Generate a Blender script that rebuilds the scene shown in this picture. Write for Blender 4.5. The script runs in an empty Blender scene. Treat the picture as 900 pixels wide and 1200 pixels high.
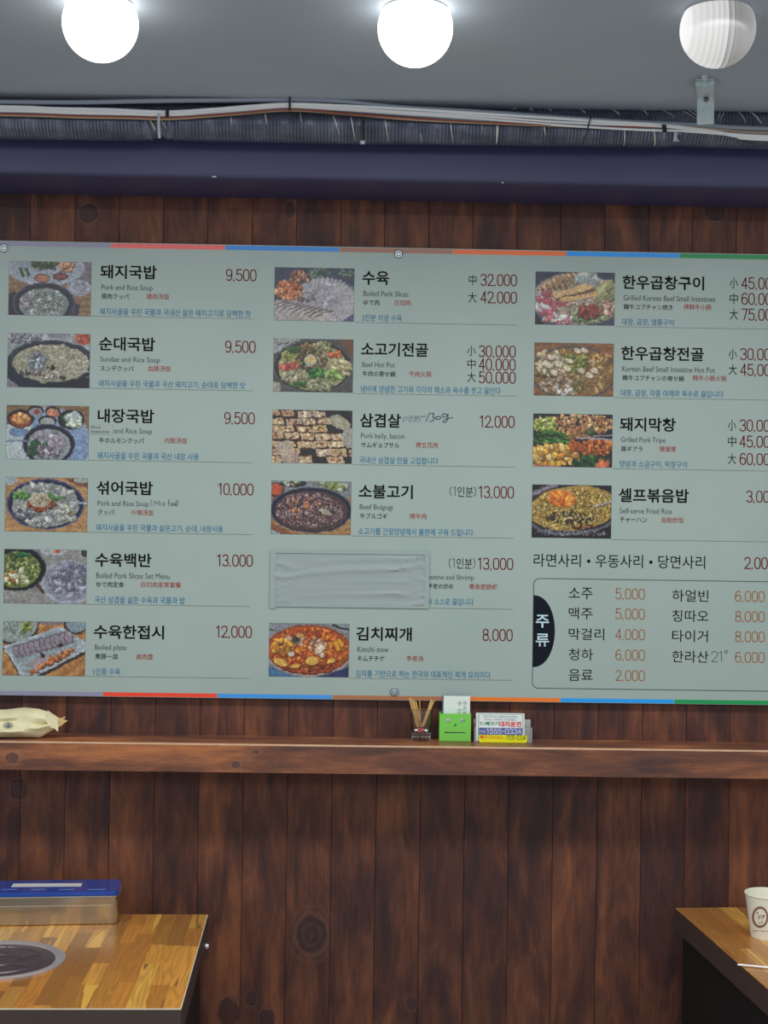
import bpy, bmesh, math, random
import numpy as np
from mathutils import Vector, Matrix
PI = math.pi
scn = bpy.context.scene
COL = scn.collection

# ------------------------------------------------------------ camera, world, lights, exposure
FPX = 1740.0
CAM = np.array([0.0, -3.0, 1.5]); YAW, PITCH, ROLL = -0.0164, 0.0115, 0.0148
cam_d = bpy.data.cameras.new('camera'); cam_d.sensor_fit = 'HORIZONTAL'; cam_d.sensor_width = 36.0
cam_d.lens = FPX / 900.0 * 36.0
cam = bpy.data.objects.new('camera', cam_d); COL.objects.link(cam)
ROT = Matrix.Rotation(YAW, 4, 'Z') @ Matrix.Rotation(PI/2 + PITCH, 4, 'X') @ Matrix.Rotation(ROLL, 4, 'Z')
cam.matrix_world = Matrix.Translation(CAM) @ ROT
scn.camera = cam
scn.view_settings.view_transform = 'Standard'; scn.view_settings.look = 'None'
scn.view_settings.gamma = 1.0; scn.view_settings.exposure = 0.0; scn.view_settings.use_curve_mapping = False

w = bpy.data.worlds.new('room_air'); scn.world = w; w.use_nodes = True
w.node_tree.nodes['Background'].inputs[0].default_value = (0.80, 0.90, 1.0, 1)
w.node_tree.nodes['Background'].inputs[1].default_value = 0.60

def area(name, loc, rot, sx, sy, power, colr):
    d = bpy.data.lights.new(name, 'AREA'); d.shape = 'RECTANGLE'; d.size = sx; d.size_y = sy
    d.energy = power; d.color = colr
    o = bpy.data.objects.new(name, d); COL.objects.link(o); o.location = loc; o.rotation_euler = rot
    return o
# unseen rows of ceiling lamps further back in the room, and an added fill
area('room_lamps', (0.0, -3.1, 2.25), (math.radians(10), 0, 0), 3.6, 1.5, 58, (1.0, 0.98, 0.95))
area('overhead_fill', (0.1, -1.0, 2.25), (0, 0, 0), 2.8, 0.22, 21, (1.0, 0.98, 0.95))  # added overhead fill to brighten the tables, not a lamp row
GLOBE = 3.2

RM = np.array(ROT.to_3x3())
def ray(u, v): return RM @ np.array([(u-450)/FPX, -(v-600)/FPX, -1.0])
def wy(u, v, y=0.0):
    d = ray(u, v); p = CAM + d*((y-CAM[1])/d[1]); return Vector(p)
def wz(u, v, z):
    d = ray(u, v); p = CAM + d*((z-CAM[2])/d[2]); return Vector(p)

# ------------------------------------------------------------ materials
def lin(c): 
    c = c/255.0
    return c/12.92 if c <= 0.04045 else ((c+0.055)/1.055)**2.4
K = 2.2                                     # surface colour seen under the room light -> own colour
KL = 1/1.5
def P(r, g, b, k=K): return tuple(min(0.92, lin(x)*k*KL) for x in (r, g, b)) + (1,)
MATS = {}
def mat(name, c, rough=0.5, metal=0.0, spec=0.5, noise=0.0, nscale=30, bump=0.0, trans=0.0, ior=1.45, emit=None, coat=0.0):
    if name in MATS: return MATS[name]
    m = bpy.data.materials.new(name); m.use_nodes = True; nt = m.node_tree; b = nt.nodes['Principled BSDF']
    b.inputs['Base Color'].default_value = c; b.inputs['Roughness'].default_value = rough
    b.inputs['Metallic'].default_value = metal; b.inputs['Specular IOR Level'].default_value = spec
    b.inputs['Transmission Weight'].default_value = trans; b.inputs['IOR'].default_value = ior
    b.inputs['Coat Weight'].default_value = coat
    if emit: b.inputs['Emission Color'].default_value = emit[0]; b.inputs['Emission Strength'].default_value = emit[1]
    if noise or bump:
        tc = nt.nodes.new('ShaderNodeNewGeometry'); n = nt.nodes.new('ShaderNodeTexNoise')
        n.inputs['Scale'].default_value = nscale; n.inputs['Detail'].default_value = 5
        nt.links.new(tc.outputs['Position'], n.inputs['Vector'])
        if noise:
            mx = nt.nodes.new('ShaderNodeMix'); mx.data_type = 'RGBA'
            mx.inputs[6].default_value = tuple(x*(1-noise) for x in c[:3])+(1,)
            mx.inputs[7].default_value = tuple(min(1, x*(1+noise)) for x in c[:3])+(1,)
            nt.links.new(n.outputs['Fac'], mx.inputs[0]); nt.links.new(mx.outputs[2], b.inputs['Base Color'])
        if bump:
            bp = nt.nodes.new('ShaderNodeBump'); bp.inputs['Strength'].default_value = bump; bp.inputs['Distance'].default_value = 0.002
            nt.links.new(n.outputs['Fac'], bp.inputs['Height']); nt.links.new(bp.outputs[0], b.inputs['Normal'])
    MATS[name] = m; return m

class NT:
    """small helper for writing node trees"""
    def __init__(s, name):
        s.m = bpy.data.materials.new(name); s.m.use_nodes = True; s.t = s.m.node_tree
        s.b = s.t.nodes['Principled BSDF']; MATS[name] = s.m
    def n(s, kind, **kw):
        o = s.t.nodes.new('ShaderNode'+kind)
        for k, v in kw.items(): setattr(o, k, v)
        return o
    def l(s, a, b): s.t.links.new(a, b)
    def val(s, sock, x):
        if hasattr(x, 'is_linked') or isinstance(x, bpy.types.NodeSocket): s.l(x, sock)
        else: sock.default_value = x
    def math(s, op, a, b=0.0, c=None, clamp=False):
        o = s.n('Math', operation=op, use_clamp=clamp); s.val(o.inputs[0], a); s.val(o.inputs[1], b)
        if c is not None: s.val(o.inputs[2], c)
        return o.outputs[0]
    def vmath(s, op, a, b):
        o = s.n('VectorMath', operation=op); s.val(o.inputs[0], a); s.val(o.inputs[1], b); return o.outputs[0]
    def noise(s, vec, scale, detail=4, rough=0.55, dist=0.0):
        o = s.n('TexNoise'); s.l(vec, o.inputs['Vector']); o.inputs['Scale'].default_value = scale
        o.inputs['Detail'].default_value = detail; o.inputs['Roughness'].default_value = rough; o.inputs['Distortion'].default_value = dist
        return o.outputs['Fac']
    def ramp(s, fac, stops):
        o = s.n('ValToRGB'); s.l(fac, o.inputs[0]); e = o.color_ramp.elements
        while len(e) < len(stops): e.new(0.5)
        for i, (p, c) in enumerate(stops):
            e[i].position = p; e[i].color = c if isinstance(c, tuple) else (c, c, c, 1)
        return o.outputs[0]
    def mix(s, f, a, b, mode='MIX'):
        o = s.n('Mix', data_type='RGBA', blend_type=mode); s.val(o.inputs[0], f); s.val(o.inputs[6], a); s.val(o.inputs[7], b)
        return o.outputs[2]
    def bump(s, h, strength, dist=0.001):
        o = s.n('Bump'); o.inputs['Strength'].default_value = strength; o.inputs['Distance'].default_value = dist
        s.l(h, o.inputs['Height']); s.l(o.outputs[0], s.b.inputs['Normal'])

def stained_wood(name, vertical=True, knots=(), light=1.0, per_piece=True, rough=0.55):
    """dark reddish stained softwood: blotchy stain, fine grain along the piece, knots"""
    N = NT(name)
    geo = N.n('NewGeometry'); pos = geo.outputs['Position']
    if per_piece:
        oi = N.n('ObjectInfo'); cb = N.n('CombineXYZ')
        r = N.math('MULTIPLY', oi.outputs['Random'], 37.0)
        N.l(r, cb.inputs[2]); N.l(r, cb.inputs[1]); off = cb.outputs[0]
        v0 = N.vmath('ADD', pos, off)
    else: v0 = pos; oi = None
    sc = (1, 1, 0.26) if vertical else (0.22, 1, 1)
    sg = (1, 1, 0.035) if vertical else (0.035, 1, 1)
    vb = N.vmath('MULTIPLY', v0, sc); vg = N.vmath('MULTIPLY', v0, sg)
    big = N.noise(vb, 13, 3, 0.5, 1.0); mid = N.noise(vb, 40, 5, 0.65, 0.6)
    grain = N.noise(vg, 330, 3, 0.6); grain2 = N.noise(vg, 900, 2, 0.6)
    f = N.math('ADD', N.math('MULTIPLY', big, 0.62), N.math('MULTIPLY', mid, 0.38))
    f = N.math('ADD', f, N.math('MULTIPLY', N.math('SUBTRACT', grain, 0.5), 0.16))
    if per_piece: f = N.math('ADD', f, N.math('MULTIPLY', N.math('SUBTRACT', oi.outputs['Random'], 0.5), 0.05))
    L = light
    def c(r, g, b): return P(r*L, g*L*(1.05 if L > 1.1 else 1), b*L*(0.97 if L > 1.1 else 1))
    colr = N.ramp(f, [(0.33, c(48, 33, 36)), (0.41, c(62, 40, 37)), (0.475, c(76, 46, 38)), (0.54, c(92, 56, 43)), (0.62, c(114, 69, 47)), (0.74, c(136, 84, 54))])
    h = grain
    for (kx, kz, kr, kasp) in knots:
        d = N.vmath('SUBTRACT', pos, (kx, 0, kz)); d = N.vmath('MULTIPLY', d, (1/kr, 0, 1/(kr*kasp)) )
        wv = N.n('VectorMath', operation='LENGTH'); N.l(d, wv.inputs[0])
        dist = N.math('ADD', wv.outputs['Value'], N.math('MULTIPLY', N.math('SUBTRACT', N.noise(pos, 60, 3), 0.5), 0.5))
        ring = N.math('SINE', N.math('MULTIPLY', dist, 15.0))
        ringf = N.math('MULTIPLY', N.math('MULTIPLY_ADD', ring, 0.5, 0.5), N.math('SUBTRACT', 1.55, dist, clamp=True))
        colr = N.mix(N.math('MULTIPLY', ringf, 0.85, clamp=True), colr, c(112, 78, 66))
        core = N.math('MULTIPLY', N.math('SUBTRACT', 1.02, dist), 4.0, clamp=True)
        colr = N.mix(N.math('MULTIPLY', core, 0.75), colr, c(46, 32, 36))
    # scattered pale nicks
    nick = N.noise(pos, 75, 2, 0.5); nk = N.math('MULTIPLY', N.math('SUBTRACT', nick, 0.80), 9.0, clamp=True)
    colr = N.mix(N.math('MULTIPLY', nk, 0.6), colr, c(150, 115, 90))
    grit = N.noise(pos, 420, 2, 0.7)
    colr = N.mix(N.math('MULTIPLY', N.math('SUBTRACT', grit, 0.35, clamp=True), 0.8), colr, c(48, 34, 33))
    colr = N.mix(N.math('MULTIPLY', grain2, 0.18), colr, c(56, 36, 32))
    N.l(colr, N.b.inputs['Base Color']); N.b.inputs['Roughness'].default_value = rough
    N.b.inputs['Specular IOR Level'].default_value = 0.3
    N.bump(h, 0.25, 0.0008)
    return N.m

def stave_wood(name):
    """honey coloured laminated staves, each stave its own tone, pale wavy sapwood and dark heart streaks"""
    N = NT(name)
    oi = N.n('ObjectInfo'); tc = N.n('TexCoord'); r = oi.outputs['Random']
    cb = N.n('CombineXYZ'); rr = N.math('MULTIPLY', r, 53.0); N.l(rr, cb.inputs[0]); N.l(rr, cb.inputs[1])
    v = N.vmath('ADD', tc.outputs['Object'], cb.outputs[0])
    k = 2.5
    base = N.ramp(r, [(0.0, P(164, 110, 50, k)), (0.18, P(112, 78, 42, k)), (0.34, P(182, 128, 56, k)), (0.52, P(194, 140, 62, k)), (0.70, P(172, 114, 48, k)), (0.84, P(138, 98, 50, k)), (0.95, P(200, 152, 70, k))])
    gv = N.vmath('MULTIPLY', v, (1, 0.05, 1)); g = N.noise(gv, 230, 3, 0.6, 0.2)
    wv = N.vmath('MULTIPLY', v, (1, 0.065, 1)); wn = N.noise(wv, 26, 2, 0.5, 0.5)
    band = N.math('SINE', N.math('MULTIPLY', wn, 84.0)); band = N.math('MULTIPLY_ADD', band, 0.5, 0.5)
    c1 = N.mix(N.math('MULTIPLY', band, 0.42), base, P(118, 76, 36, k))
    c1 = N.mix(N.math('MULTIPLY', g, 0.40), c1, P(142, 98, 48, k))
    sap = N.math('MULTIPLY', N.math('SUBTRACT', wn, 0.640), 90.0, clamp=True)
    c1 = N.mix(N.math('MULTIPLY', sap, 0.85), c1, P(198, 152, 70, k))
    dk = N.math('MULTIPLY', N.math('SUBTRACT', 0.335, wn), 60.0, clamp=True)
    c1 = N.mix(N.math('MULTIPLY', dk, 0.75), c1, P(100, 68, 38, k))
    N.l(c1, N.b.inputs['Base Color']); N.b.inputs['Roughness'].default_value = 0.22; N.b.inputs['Specular IOR Level'].default_value = 0.45
    N.bump(g, 0.05, 0.0004)
    return N.m

# ------------------------------------------------------------ mesh helpers
class MB:
    def __init__(s): s.v = []; s.f = []; s.mi = []
    def add(s, vs, fs, mi=0):
        o = len(s.v); s.v += [tuple(p) for p in vs]; s.f += [tuple(i+o for i in f) for f in fs]; s.mi += [mi]*len(fs); return s
    def box(s, x0, x1, y0, y1, z0, z1, mi=0, bev=0.0):
        if bev <= 0:
            vs = [(x, y, z) for z in (z0, z1) for y in (y0, y1) for x in (x0, x1)]
            return s.add(vs, [(0,2,3,1),(4,5,7,6),(0,1,5,4),(2,6,7,3),(0,4,6,2),(1,3,7,5)], mi)
        bm = bmesh.new(); bmesh.ops.create_cube(bm, size=1)
        for p in bm.verts: p.co = Vector(((x0+x1)/2+p.co.x*(x1-x0), (y0+y1)/2+p.co.y*(y1-y0), (z0+z1)/2+p.co.z*(z1-z0)))
        bmesh.ops.bevel(bm, geom=bm.edges[:], offset=bev, segments=2, affect='EDGES')
        bm.verts.index_update(); s.add([p.co for p in bm.verts], [[q.index for q in f.verts] for f in bm.faces], mi); bm.free(); return s
    def lathe(s, prof, n=32, c=(0,0,0), mi=0, axis='z', cap=True):
        vs = []
        for (r, h) in prof:
            for k in range(n):
                a = 2*PI*k/n; x, y = r*math.cos(a), r*math.sin(a)
                vs.append((c[0]+x, c[1]+y, c[2]+h) if axis == 'z' else (c[0]+x, c[1]-h, c[2]+y))
        fs = []
        for i in range(len(prof)-1):
            for k in range(n):
                a, b = i*n+k, i*n+(k+1) % n; fs.append((a, b, b+n, a+n))
        if cap: fs.append(tuple(range(n-1, -1, -1))); fs.append(tuple((len(prof)-1)*n+k for k in range(n)))
        return s.add(vs, fs, mi)
    def tube(s, pts, rad, n=8, mi=0, cap=True):
        pts = [Vector(p) for p in pts]; m = len(pts); rads = rad if isinstance(rad, (list, tuple)) else [rad]*m
        vs = []; up = Vector((0, 0, 1))
        for i, p in enumerate(pts):
            t = (pts[min(i+1, m-1)]-pts[max(i-1, 0)]).normalized()
            u = up if abs(t.dot(up)) < 0.9 else Vector((0, 1, 0))
            a = t.cross(u).normalized(); b = a.cross(t).normalized()
            for k in range(n):
                q = 2*PI*k/n; vs.append(p + a*(rads[i]*math.cos(q)) + b*(rads[i]*math.sin(q)))
        fs = []
        for i in range(m-1):
            for k in range(n):
                c, d = i*n+k, i*n+(k+1) % n; fs.append((c, c+n, d+n, d))
        if cap: fs.append(tuple(range(n))); fs.append(tuple((m-1)*n+k for k in range(n-1, -1, -1)))
        return s.add(vs, fs, mi)
    def prism(s, poly, y0, y1, mi=0):            # polygon in x,z extruded along y
        n = len(poly); vs = [(x, y0, z) for x, z in poly]+[(x, y1, z) for x, z in poly]
        fs = [tuple(range(n)), tuple(range(2*n-1, n-1, -1))]+[(i, i+n, (i+1) % n+n, (i+1) % n) for i in range(n)]
        return s.add(vs, fs, mi)
    def mesh(s, name, mats, smooth=False):
        me = bpy.data.meshes.new(name); me.from_pydata(s.v, [], s.f)
        for m in (mats if isinstance(mats, (list, tuple)) else [mats]): me.materials.append(m)
        for p, i in zip(me.polygons, s.mi): p.material_index = i; p.use_smooth = smooth
        bm = bmesh.new(); bm.from_mesh(me); bmesh.ops.recalc_face_normals(bm, faces=bm.faces); bm.to_mesh(me); bm.free()
        if smooth: me.set_sharp_from_angle(angle=math.radians(42))
        return me
    def build(s, name, mats, parent=None, smooth=False, **kw):
        return link(name, s.mesh(name, mats, smooth), parent, **kw)
def link(name, me, parent=None, loc=None, rz=None, **props):
    o = bpy.data.objects.new(name, me); COL.objects.link(o)
    if parent is not None: o.parent = parent
    if loc is not None: o.location = loc
    if rz is not None: o.rotation_euler = (0, 0, rz)
    for k, v in props.items(): o[k] = v
    return o
def tag(o, label=None, cat=None, group=None, kind=None):
    if label: o['label'] = label
    if cat: o['category'] = cat
    if group: o['group'] = group
    if kind: o['kind'] = kind
    return o
def thing(name, label, cat, loc=(0,0,0), rz=0, group=None):
    o = link(name, None, None, loc, rz); o.empty_display_size = 0.05
    return tag(o, label, cat, group)
def struct(name, mb, m, **kw): return mb.build(name, m, kind='structure', **kw)
def spl(pts, n):                               # smooth curve through px points
    pts = [Vector(p) for p in pts]; out = []
    for i in range(len(pts)-1):
        p0, p1, p2, p3 = pts[max(i-1, 0)], pts[i], pts[i+1], pts[min(i+2, len(pts)-1)]
        for k in range(n):
            t = k/n; out.append(0.5*((2*p1)+(p2-p0)*t+(2*p0-5*p1+4*p2-p3)*t*t+(-p0+3*p1-3*p2+p3)*t**3))
    out.append(pts[-1]); return out

# ------------------------------------------------------------ lettering (flat print, fitted into a box)
def text_mesh(s, bold=0.0, shear=0.0, rot=0):
    cu = bpy.data.curves.new('lettering', 'FONT'); cu.body = s; cu.size = 1; cu.resolution_u = 3; cu.offset = bold; cu.shear = shear
    cu.fill_mode = 'FRONT'
    o = bpy.data.objects.new('lettering', cu); COL.objects.link(o)
    dg = bpy.context.evaluated_depsgraph_get(); dg.update()
    me = bpy.data.meshes.new_from_object(o.evaluated_get(dg)); bpy.data.objects.remove(o); bpy.data.curves.remove(cu)
    n = len(me.vertices); a = np.empty(n*3); me.vertices.foreach_get('co', a); a = a.reshape(-1, 3)[:, :2]
    if rot: a = a @ np.array([[math.cos(rot), math.sin(rot)], [-math.sin(rot), math.cos(rot)]])
    lo, hi = a.min(0), a.max(0); a = (a-lo)/(hi-lo+1e-9)
    return me, a
def lettering(name, s, u, v, wpx, hpx, yp, m, parent, bold=0.0, shear=0.0, origin=(0,0,0), rot=0, label=None, rz=0):
    """u,v top-left pixel of the writing, wpx x hpx its size there; yp = plane it is printed on"""
    me, a = text_mesh(s, bold, shear, rot)
    p = wy(u, v, yp); q = wy(u+100, v, yp); sc = (q-p).length/100
    out = np.zeros((len(a), 3)); out[:, 0] = p.x+a[:, 0]*wpx*sc-origin[0]; out[:, 1] = yp-origin[1]; out[:, 2] = p.z-(1-a[:, 1])*hpx*sc-origin[2]
    me.vertices.foreach_set('co', out.ravel()); me.update()
    me.materials.clear(); me.materials.append(m); me.name = name
    o = link(name, me, parent)
    if label: o['label'] = label
    return o

# ------------------------------------------------------------ THE SETTING
XL, XR = -2.1, 2.2
CZ = 2.28
# knots of the plank wall: px position, radius px, aspect
KN = []
for (u, v, r, asp) in [(365, 1095, 20, 1.25), (295, 1170, 7, 1.5), (313, 1194, 11, 1.1), (268, 1186, 14, 1.4), (22, 925, 12, 1.2), (482, 1176, 7, 1.2), (340, 246, 7, 1.5), (104, 250, 13, 1.0), (838, 248, 14, 0.9)]:
    p = wy(u, v); KN.append((p.x, p.z, r*0.00172, asp))
plank_m = stained_wood('stained_plank_wood', True, KN)
wall = struct('wall_back', MB().box(XL, XR, 0.013, 0.08, 0, CZ+0.05), mat('dark_batten_wall', P(20, 14, 12), 0.9))
x0 = wy(75, 1000).x; pitch = (wy(854, 1000).x-x0)/15
g, ch = 0.0003, 0.0007; hw = pitch/2
pb = MB()
pr = [(-hw+g, 0.012), (-hw+g, ch), (-hw+g+ch, 0), (hw-g-ch, 0), (hw-g, ch), (hw-g, 0.012)]
vs = [(x, y, z) for z in (0.0, CZ-0.001) for x, y in pr]
n = len(pr)
pb.add(vs, [tuple(range(n)), tuple(range(2*n-1, n-1, -1))]+[(i, (i+1) % n, (i+1) % n+n, i+n) for i in range(n)])
plank_me = pb.mesh('wood_plank', plank_m)
for k in range(-17, 32):
    xc = x0+(k+0.5)*pitch
    if xc-hw > XL and xc+hw < XR: link('wood_plank', plank_me, wall, (xc, 0, 0))
# ceiling (dusty grey paint) and floor
N = NT('grey_ceiling_paint'); geo = N.n('NewGeometry')
a = N.noise(geo.outputs['Position'], 3.0, 3); b_ = N.noise(geo.outputs['Position'], 260, 2)
c1 = N.ramp(a, [(0.3, P(104, 112, 120, 4.6)), (0.7, P(110, 117, 122, 4.6))])
sp = N.math('MULTIPLY', N.math('SUBTRACT', b_, 0.74), 12.0, clamp=True)
c1 = N.mix(N.math('MULTIPLY', sp, 0.5), c1, P(150, 158, 160, 2.6)); N.l(c1, N.b.inputs['Base Color']); N.b.inputs['Roughness'].default_value = 0.75
struct('ceiling', MB().box(XL, XR, -5.2, 0.08, CZ, CZ+0.06), N.m)
struct('floor', MB().box(XL, XR, -5.2, 0.08, -0.06, 0), mat('floor_tile', P(130, 122, 112), 0.5, noise=0.15))
# bulkhead beam above the planks (boxed, soft lower nose)
bz = 2.162
N = NT('dark_violet_beam_paint'); geo = N.n('NewGeometry')
a = N.noise(N.vmath('MULTIPLY', geo.outputs['Position'], (0.3, 1, 1)), 8, 3)
N.l(N.ramp(a, [(0.3, P(47, 47, 76, 2.8)), (0.75, P(54, 51, 83, 2.8))]), N.b.inputs['Base Color']); N.b.inputs['Roughness'].default_value = 0.4
beam = MB()
prof = [(-0.2, CZ-0.0005), (-0.2, bz+0.002), (-0.2015, bz+0.001), (-0.2012, bz-0.0005), (-0.196, bz-0.0025), (-0.185, bz-0.003), (-0.10, bz+0.001), (-0.0, bz+0.003), (-0.0, CZ-0.0005)]
n = len(prof); vs = [(x, y, z) for x in (XL, XR) for y, z in prof]
beam.add(vs, [tuple(range(n)), tuple(range(2*n-1, n-1, -1))]+[(i, (i+1) % n, (i+1) % n+n, i+n) for i in range(n)])
bo = struct('trim_1', beam, N.m, label='dark violet painted boxed beam under the ceiling')
chip = mat('bare_chip', P(190, 190, 200), 0.7)
for (u, v, wd, h) in [(251, 207, 5, 1.2), (589, 214, 2.2, 1.0)]:
    p = wy(u, v, -0.2004); MB().box(p.x-wd*.0008, p.x+wd*.0008, -0.2006, -0.2, p.z-h*.0008, p.z+h*.0008).build('paint_chip', chip, bo)

# ------------------------------------------------------------ globe lamps on the ceiling
N = NT('banded_globe_glow')                      # camera flicker bands painted into the glow across the globe
tc = N.n('TexCoord'); sx = N.n('SeparateXYZ'); N.l(tc.outputs['Object'], sx.inputs[0])
t = N.math('MULTIPLY_ADD', sx.outputs[0], 1/0.1138, 0.5)
stops = [(0.0, 1.3), (0.10, 1.15), (0.12, 0.93), (0.18, 1.0), (0.185, 0.86), (0.25, 0.96), (0.255, 0.80), (0.32, 0.96), (0.33, 0.74), (0.39, 0.95), (0.40, 0.72), (0.455, 0.92), (0.46, 0.66), (0.525, 0.90), (0.535, 0.32), (0.60, 0.62), (0.61, 0.24), (0.63, 0.36), (0.69, 0.32), (0.695, 0.33), (0.86, 0.40), (0.96, 0.50), (1.0, 0.95)]
N.l(N.ramp(t, [(p, (v, v*1.0, v*0.99, 1)) for p, v in stops]), N.b.inputs['Emission Color'])
N.b.inputs['Emission Strength'].default_value = 0.74; N.b.inputs['Base Color'].default_value = (0.05, 0.05, 0.05, 1); N.b.inputs['Roughness'].default_value = 0.3
banded = N.m
glow = mat('globe_glow', (0.8, 0.8, 0.8, 1), 0.3, emit=((1.0, 0.985, 0.96, 1), GLOBE))
base_m = mat('lamp_base_white', P(150, 150, 150), 0.5)
def prj(p):
    q = ROT.to_3x3().transposed() @ (Vector(p)-Vector(CAM)); return 450+FPX*q.x/-q.z, 600-FPX*q.y/-q.z
def globe(u, vb, label, gm):
    lo, hi = -1.8, -0.2                          # distance at which a ceiling globe has its lowest point at pixel row vb
    for _ in range(40):
        y = (lo+hi)/2; R = 44.3*(y-CAM[1])/FPX; hh = 0.47*R; x = wy(u, 40, y).x
        if prj((x, y, CZ-0.004-hh))[1] < vb-44.3: lo = y
        else: hi = y
    t = thing('globe_lamp', label, 'lamp', (x, y, CZ), 0, 'round globe lamps on the ceiling')
    a0 = math.acos(hh/R); pf = []
    for k in range(25):
        a = a0+(PI-a0)*k/24; pf.append((max(R*math.sin(a), 1e-5), R*math.cos(a)-hh-0.004))
    MB().lathe(pf, 48, cap=False).build('diffuser', gm, t, True)
    MB().lathe([(R*0.80, -0.0045), (R*0.86, -0.003), (R*0.86, -0.0002), (0.001, -0.0002)], 40).build('lamp_base', base_m, t)
    return t
globe(117.5, 72.0, 'leftmost bright white globe lamp on the grey ceiling', glow)
globe(486.5, 78.0, 'bright white globe lamp above the middle of the menu board', glow)
globe(841, 79.0, 'dim banded globe lamp at right above the metal bracket', banded)

# ------------------------------------------------------------ corrugated duct with cable bundle
YD = -0.262; RD = 0.0325
foil = NT('dusty_foil_duct'); geo = foil.n('NewGeometry')
a = foil.noise(foil.vmath('MULTIPLY', geo.outputs['Position'], (0.3, 1, 1)), 40, 4); foil.l(foil.ramp(a, [(0.3, P(84, 86, 100, 2.5)), (0.7, P(112, 116, 130, 2.5))]), foil.b.inputs['Base Color'])
foil.b.inputs['Metallic'].default_value = 0.6; foil.b.inputs['Roughness'].default_value = 0.3
duct = thing('flexible_duct', 'ribbed grey flexible duct running along the dark beam', 'duct', (0, YD, 2.24))
# lower outline of the duct in the photograph (px), pinched at the strap
low = [(-700, 148), (-400, 154), (-120, 159), (0, 162), (140, 164), (172, 164), (187, 160), (202, 163.5), (300, 166), (420, 168), (600, 170), (740, 171.5), (775, 172), (795, 170), (830, 172), (900, 174), (1100, 178), (1500, 186), (1680, 190)]
def duct_z(x):
    pts = [(wy(u, v, YD).x, wy(u, v, YD).z) for u, v in low]
    return np.interp(x, [p[0] for p in pts], [p[1] for p in pts])+RD
def duct_r(x):
    xp = wy(187, 150, YD).x; return RD*(1-0.13*math.exp(-((x-xp)/0.012)**2))
db = MB(); pts, rad = [], []; nx = int((XR-XL-0.04)/0.0015)
for i in range(nx):
    x = XL+0.02+i*0.0015; pts.append((x, 0, duct_z(x)-2.24)); rad.append(duct_r(x)*(1+0.045*math.sin(2*PI*x/0.0062)))
db.tube(pts, rad, 28); db.build('duct_hose', foil.m, duct, True)
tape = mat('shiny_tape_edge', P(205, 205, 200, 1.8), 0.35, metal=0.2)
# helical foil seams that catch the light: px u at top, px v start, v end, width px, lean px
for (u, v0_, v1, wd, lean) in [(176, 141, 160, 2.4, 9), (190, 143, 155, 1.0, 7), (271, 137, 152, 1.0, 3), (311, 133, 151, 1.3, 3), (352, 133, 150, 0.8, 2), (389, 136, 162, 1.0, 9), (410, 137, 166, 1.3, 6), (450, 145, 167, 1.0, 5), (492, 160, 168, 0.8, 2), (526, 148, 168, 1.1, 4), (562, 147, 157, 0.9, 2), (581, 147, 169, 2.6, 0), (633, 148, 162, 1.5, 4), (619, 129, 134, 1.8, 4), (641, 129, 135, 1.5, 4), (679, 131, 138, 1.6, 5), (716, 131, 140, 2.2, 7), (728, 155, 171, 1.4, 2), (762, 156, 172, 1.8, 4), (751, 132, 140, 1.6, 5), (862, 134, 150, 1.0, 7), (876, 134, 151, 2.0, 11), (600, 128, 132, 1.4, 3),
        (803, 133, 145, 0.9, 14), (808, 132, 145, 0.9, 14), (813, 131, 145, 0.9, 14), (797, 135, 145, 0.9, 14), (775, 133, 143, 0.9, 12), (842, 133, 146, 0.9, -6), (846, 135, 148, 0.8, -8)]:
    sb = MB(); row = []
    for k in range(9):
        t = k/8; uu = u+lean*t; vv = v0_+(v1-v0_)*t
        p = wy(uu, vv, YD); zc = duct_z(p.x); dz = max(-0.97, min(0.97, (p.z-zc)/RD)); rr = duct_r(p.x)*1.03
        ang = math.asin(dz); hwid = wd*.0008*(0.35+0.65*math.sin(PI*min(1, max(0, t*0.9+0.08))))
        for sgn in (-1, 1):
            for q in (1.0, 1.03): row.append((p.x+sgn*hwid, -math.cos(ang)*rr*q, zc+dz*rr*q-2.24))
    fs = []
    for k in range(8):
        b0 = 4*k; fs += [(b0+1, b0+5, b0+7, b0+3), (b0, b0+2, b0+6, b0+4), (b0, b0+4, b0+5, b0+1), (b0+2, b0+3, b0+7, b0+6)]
    sb.add(row, fs); sb.build('foil_seam', tape, duct)
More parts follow.
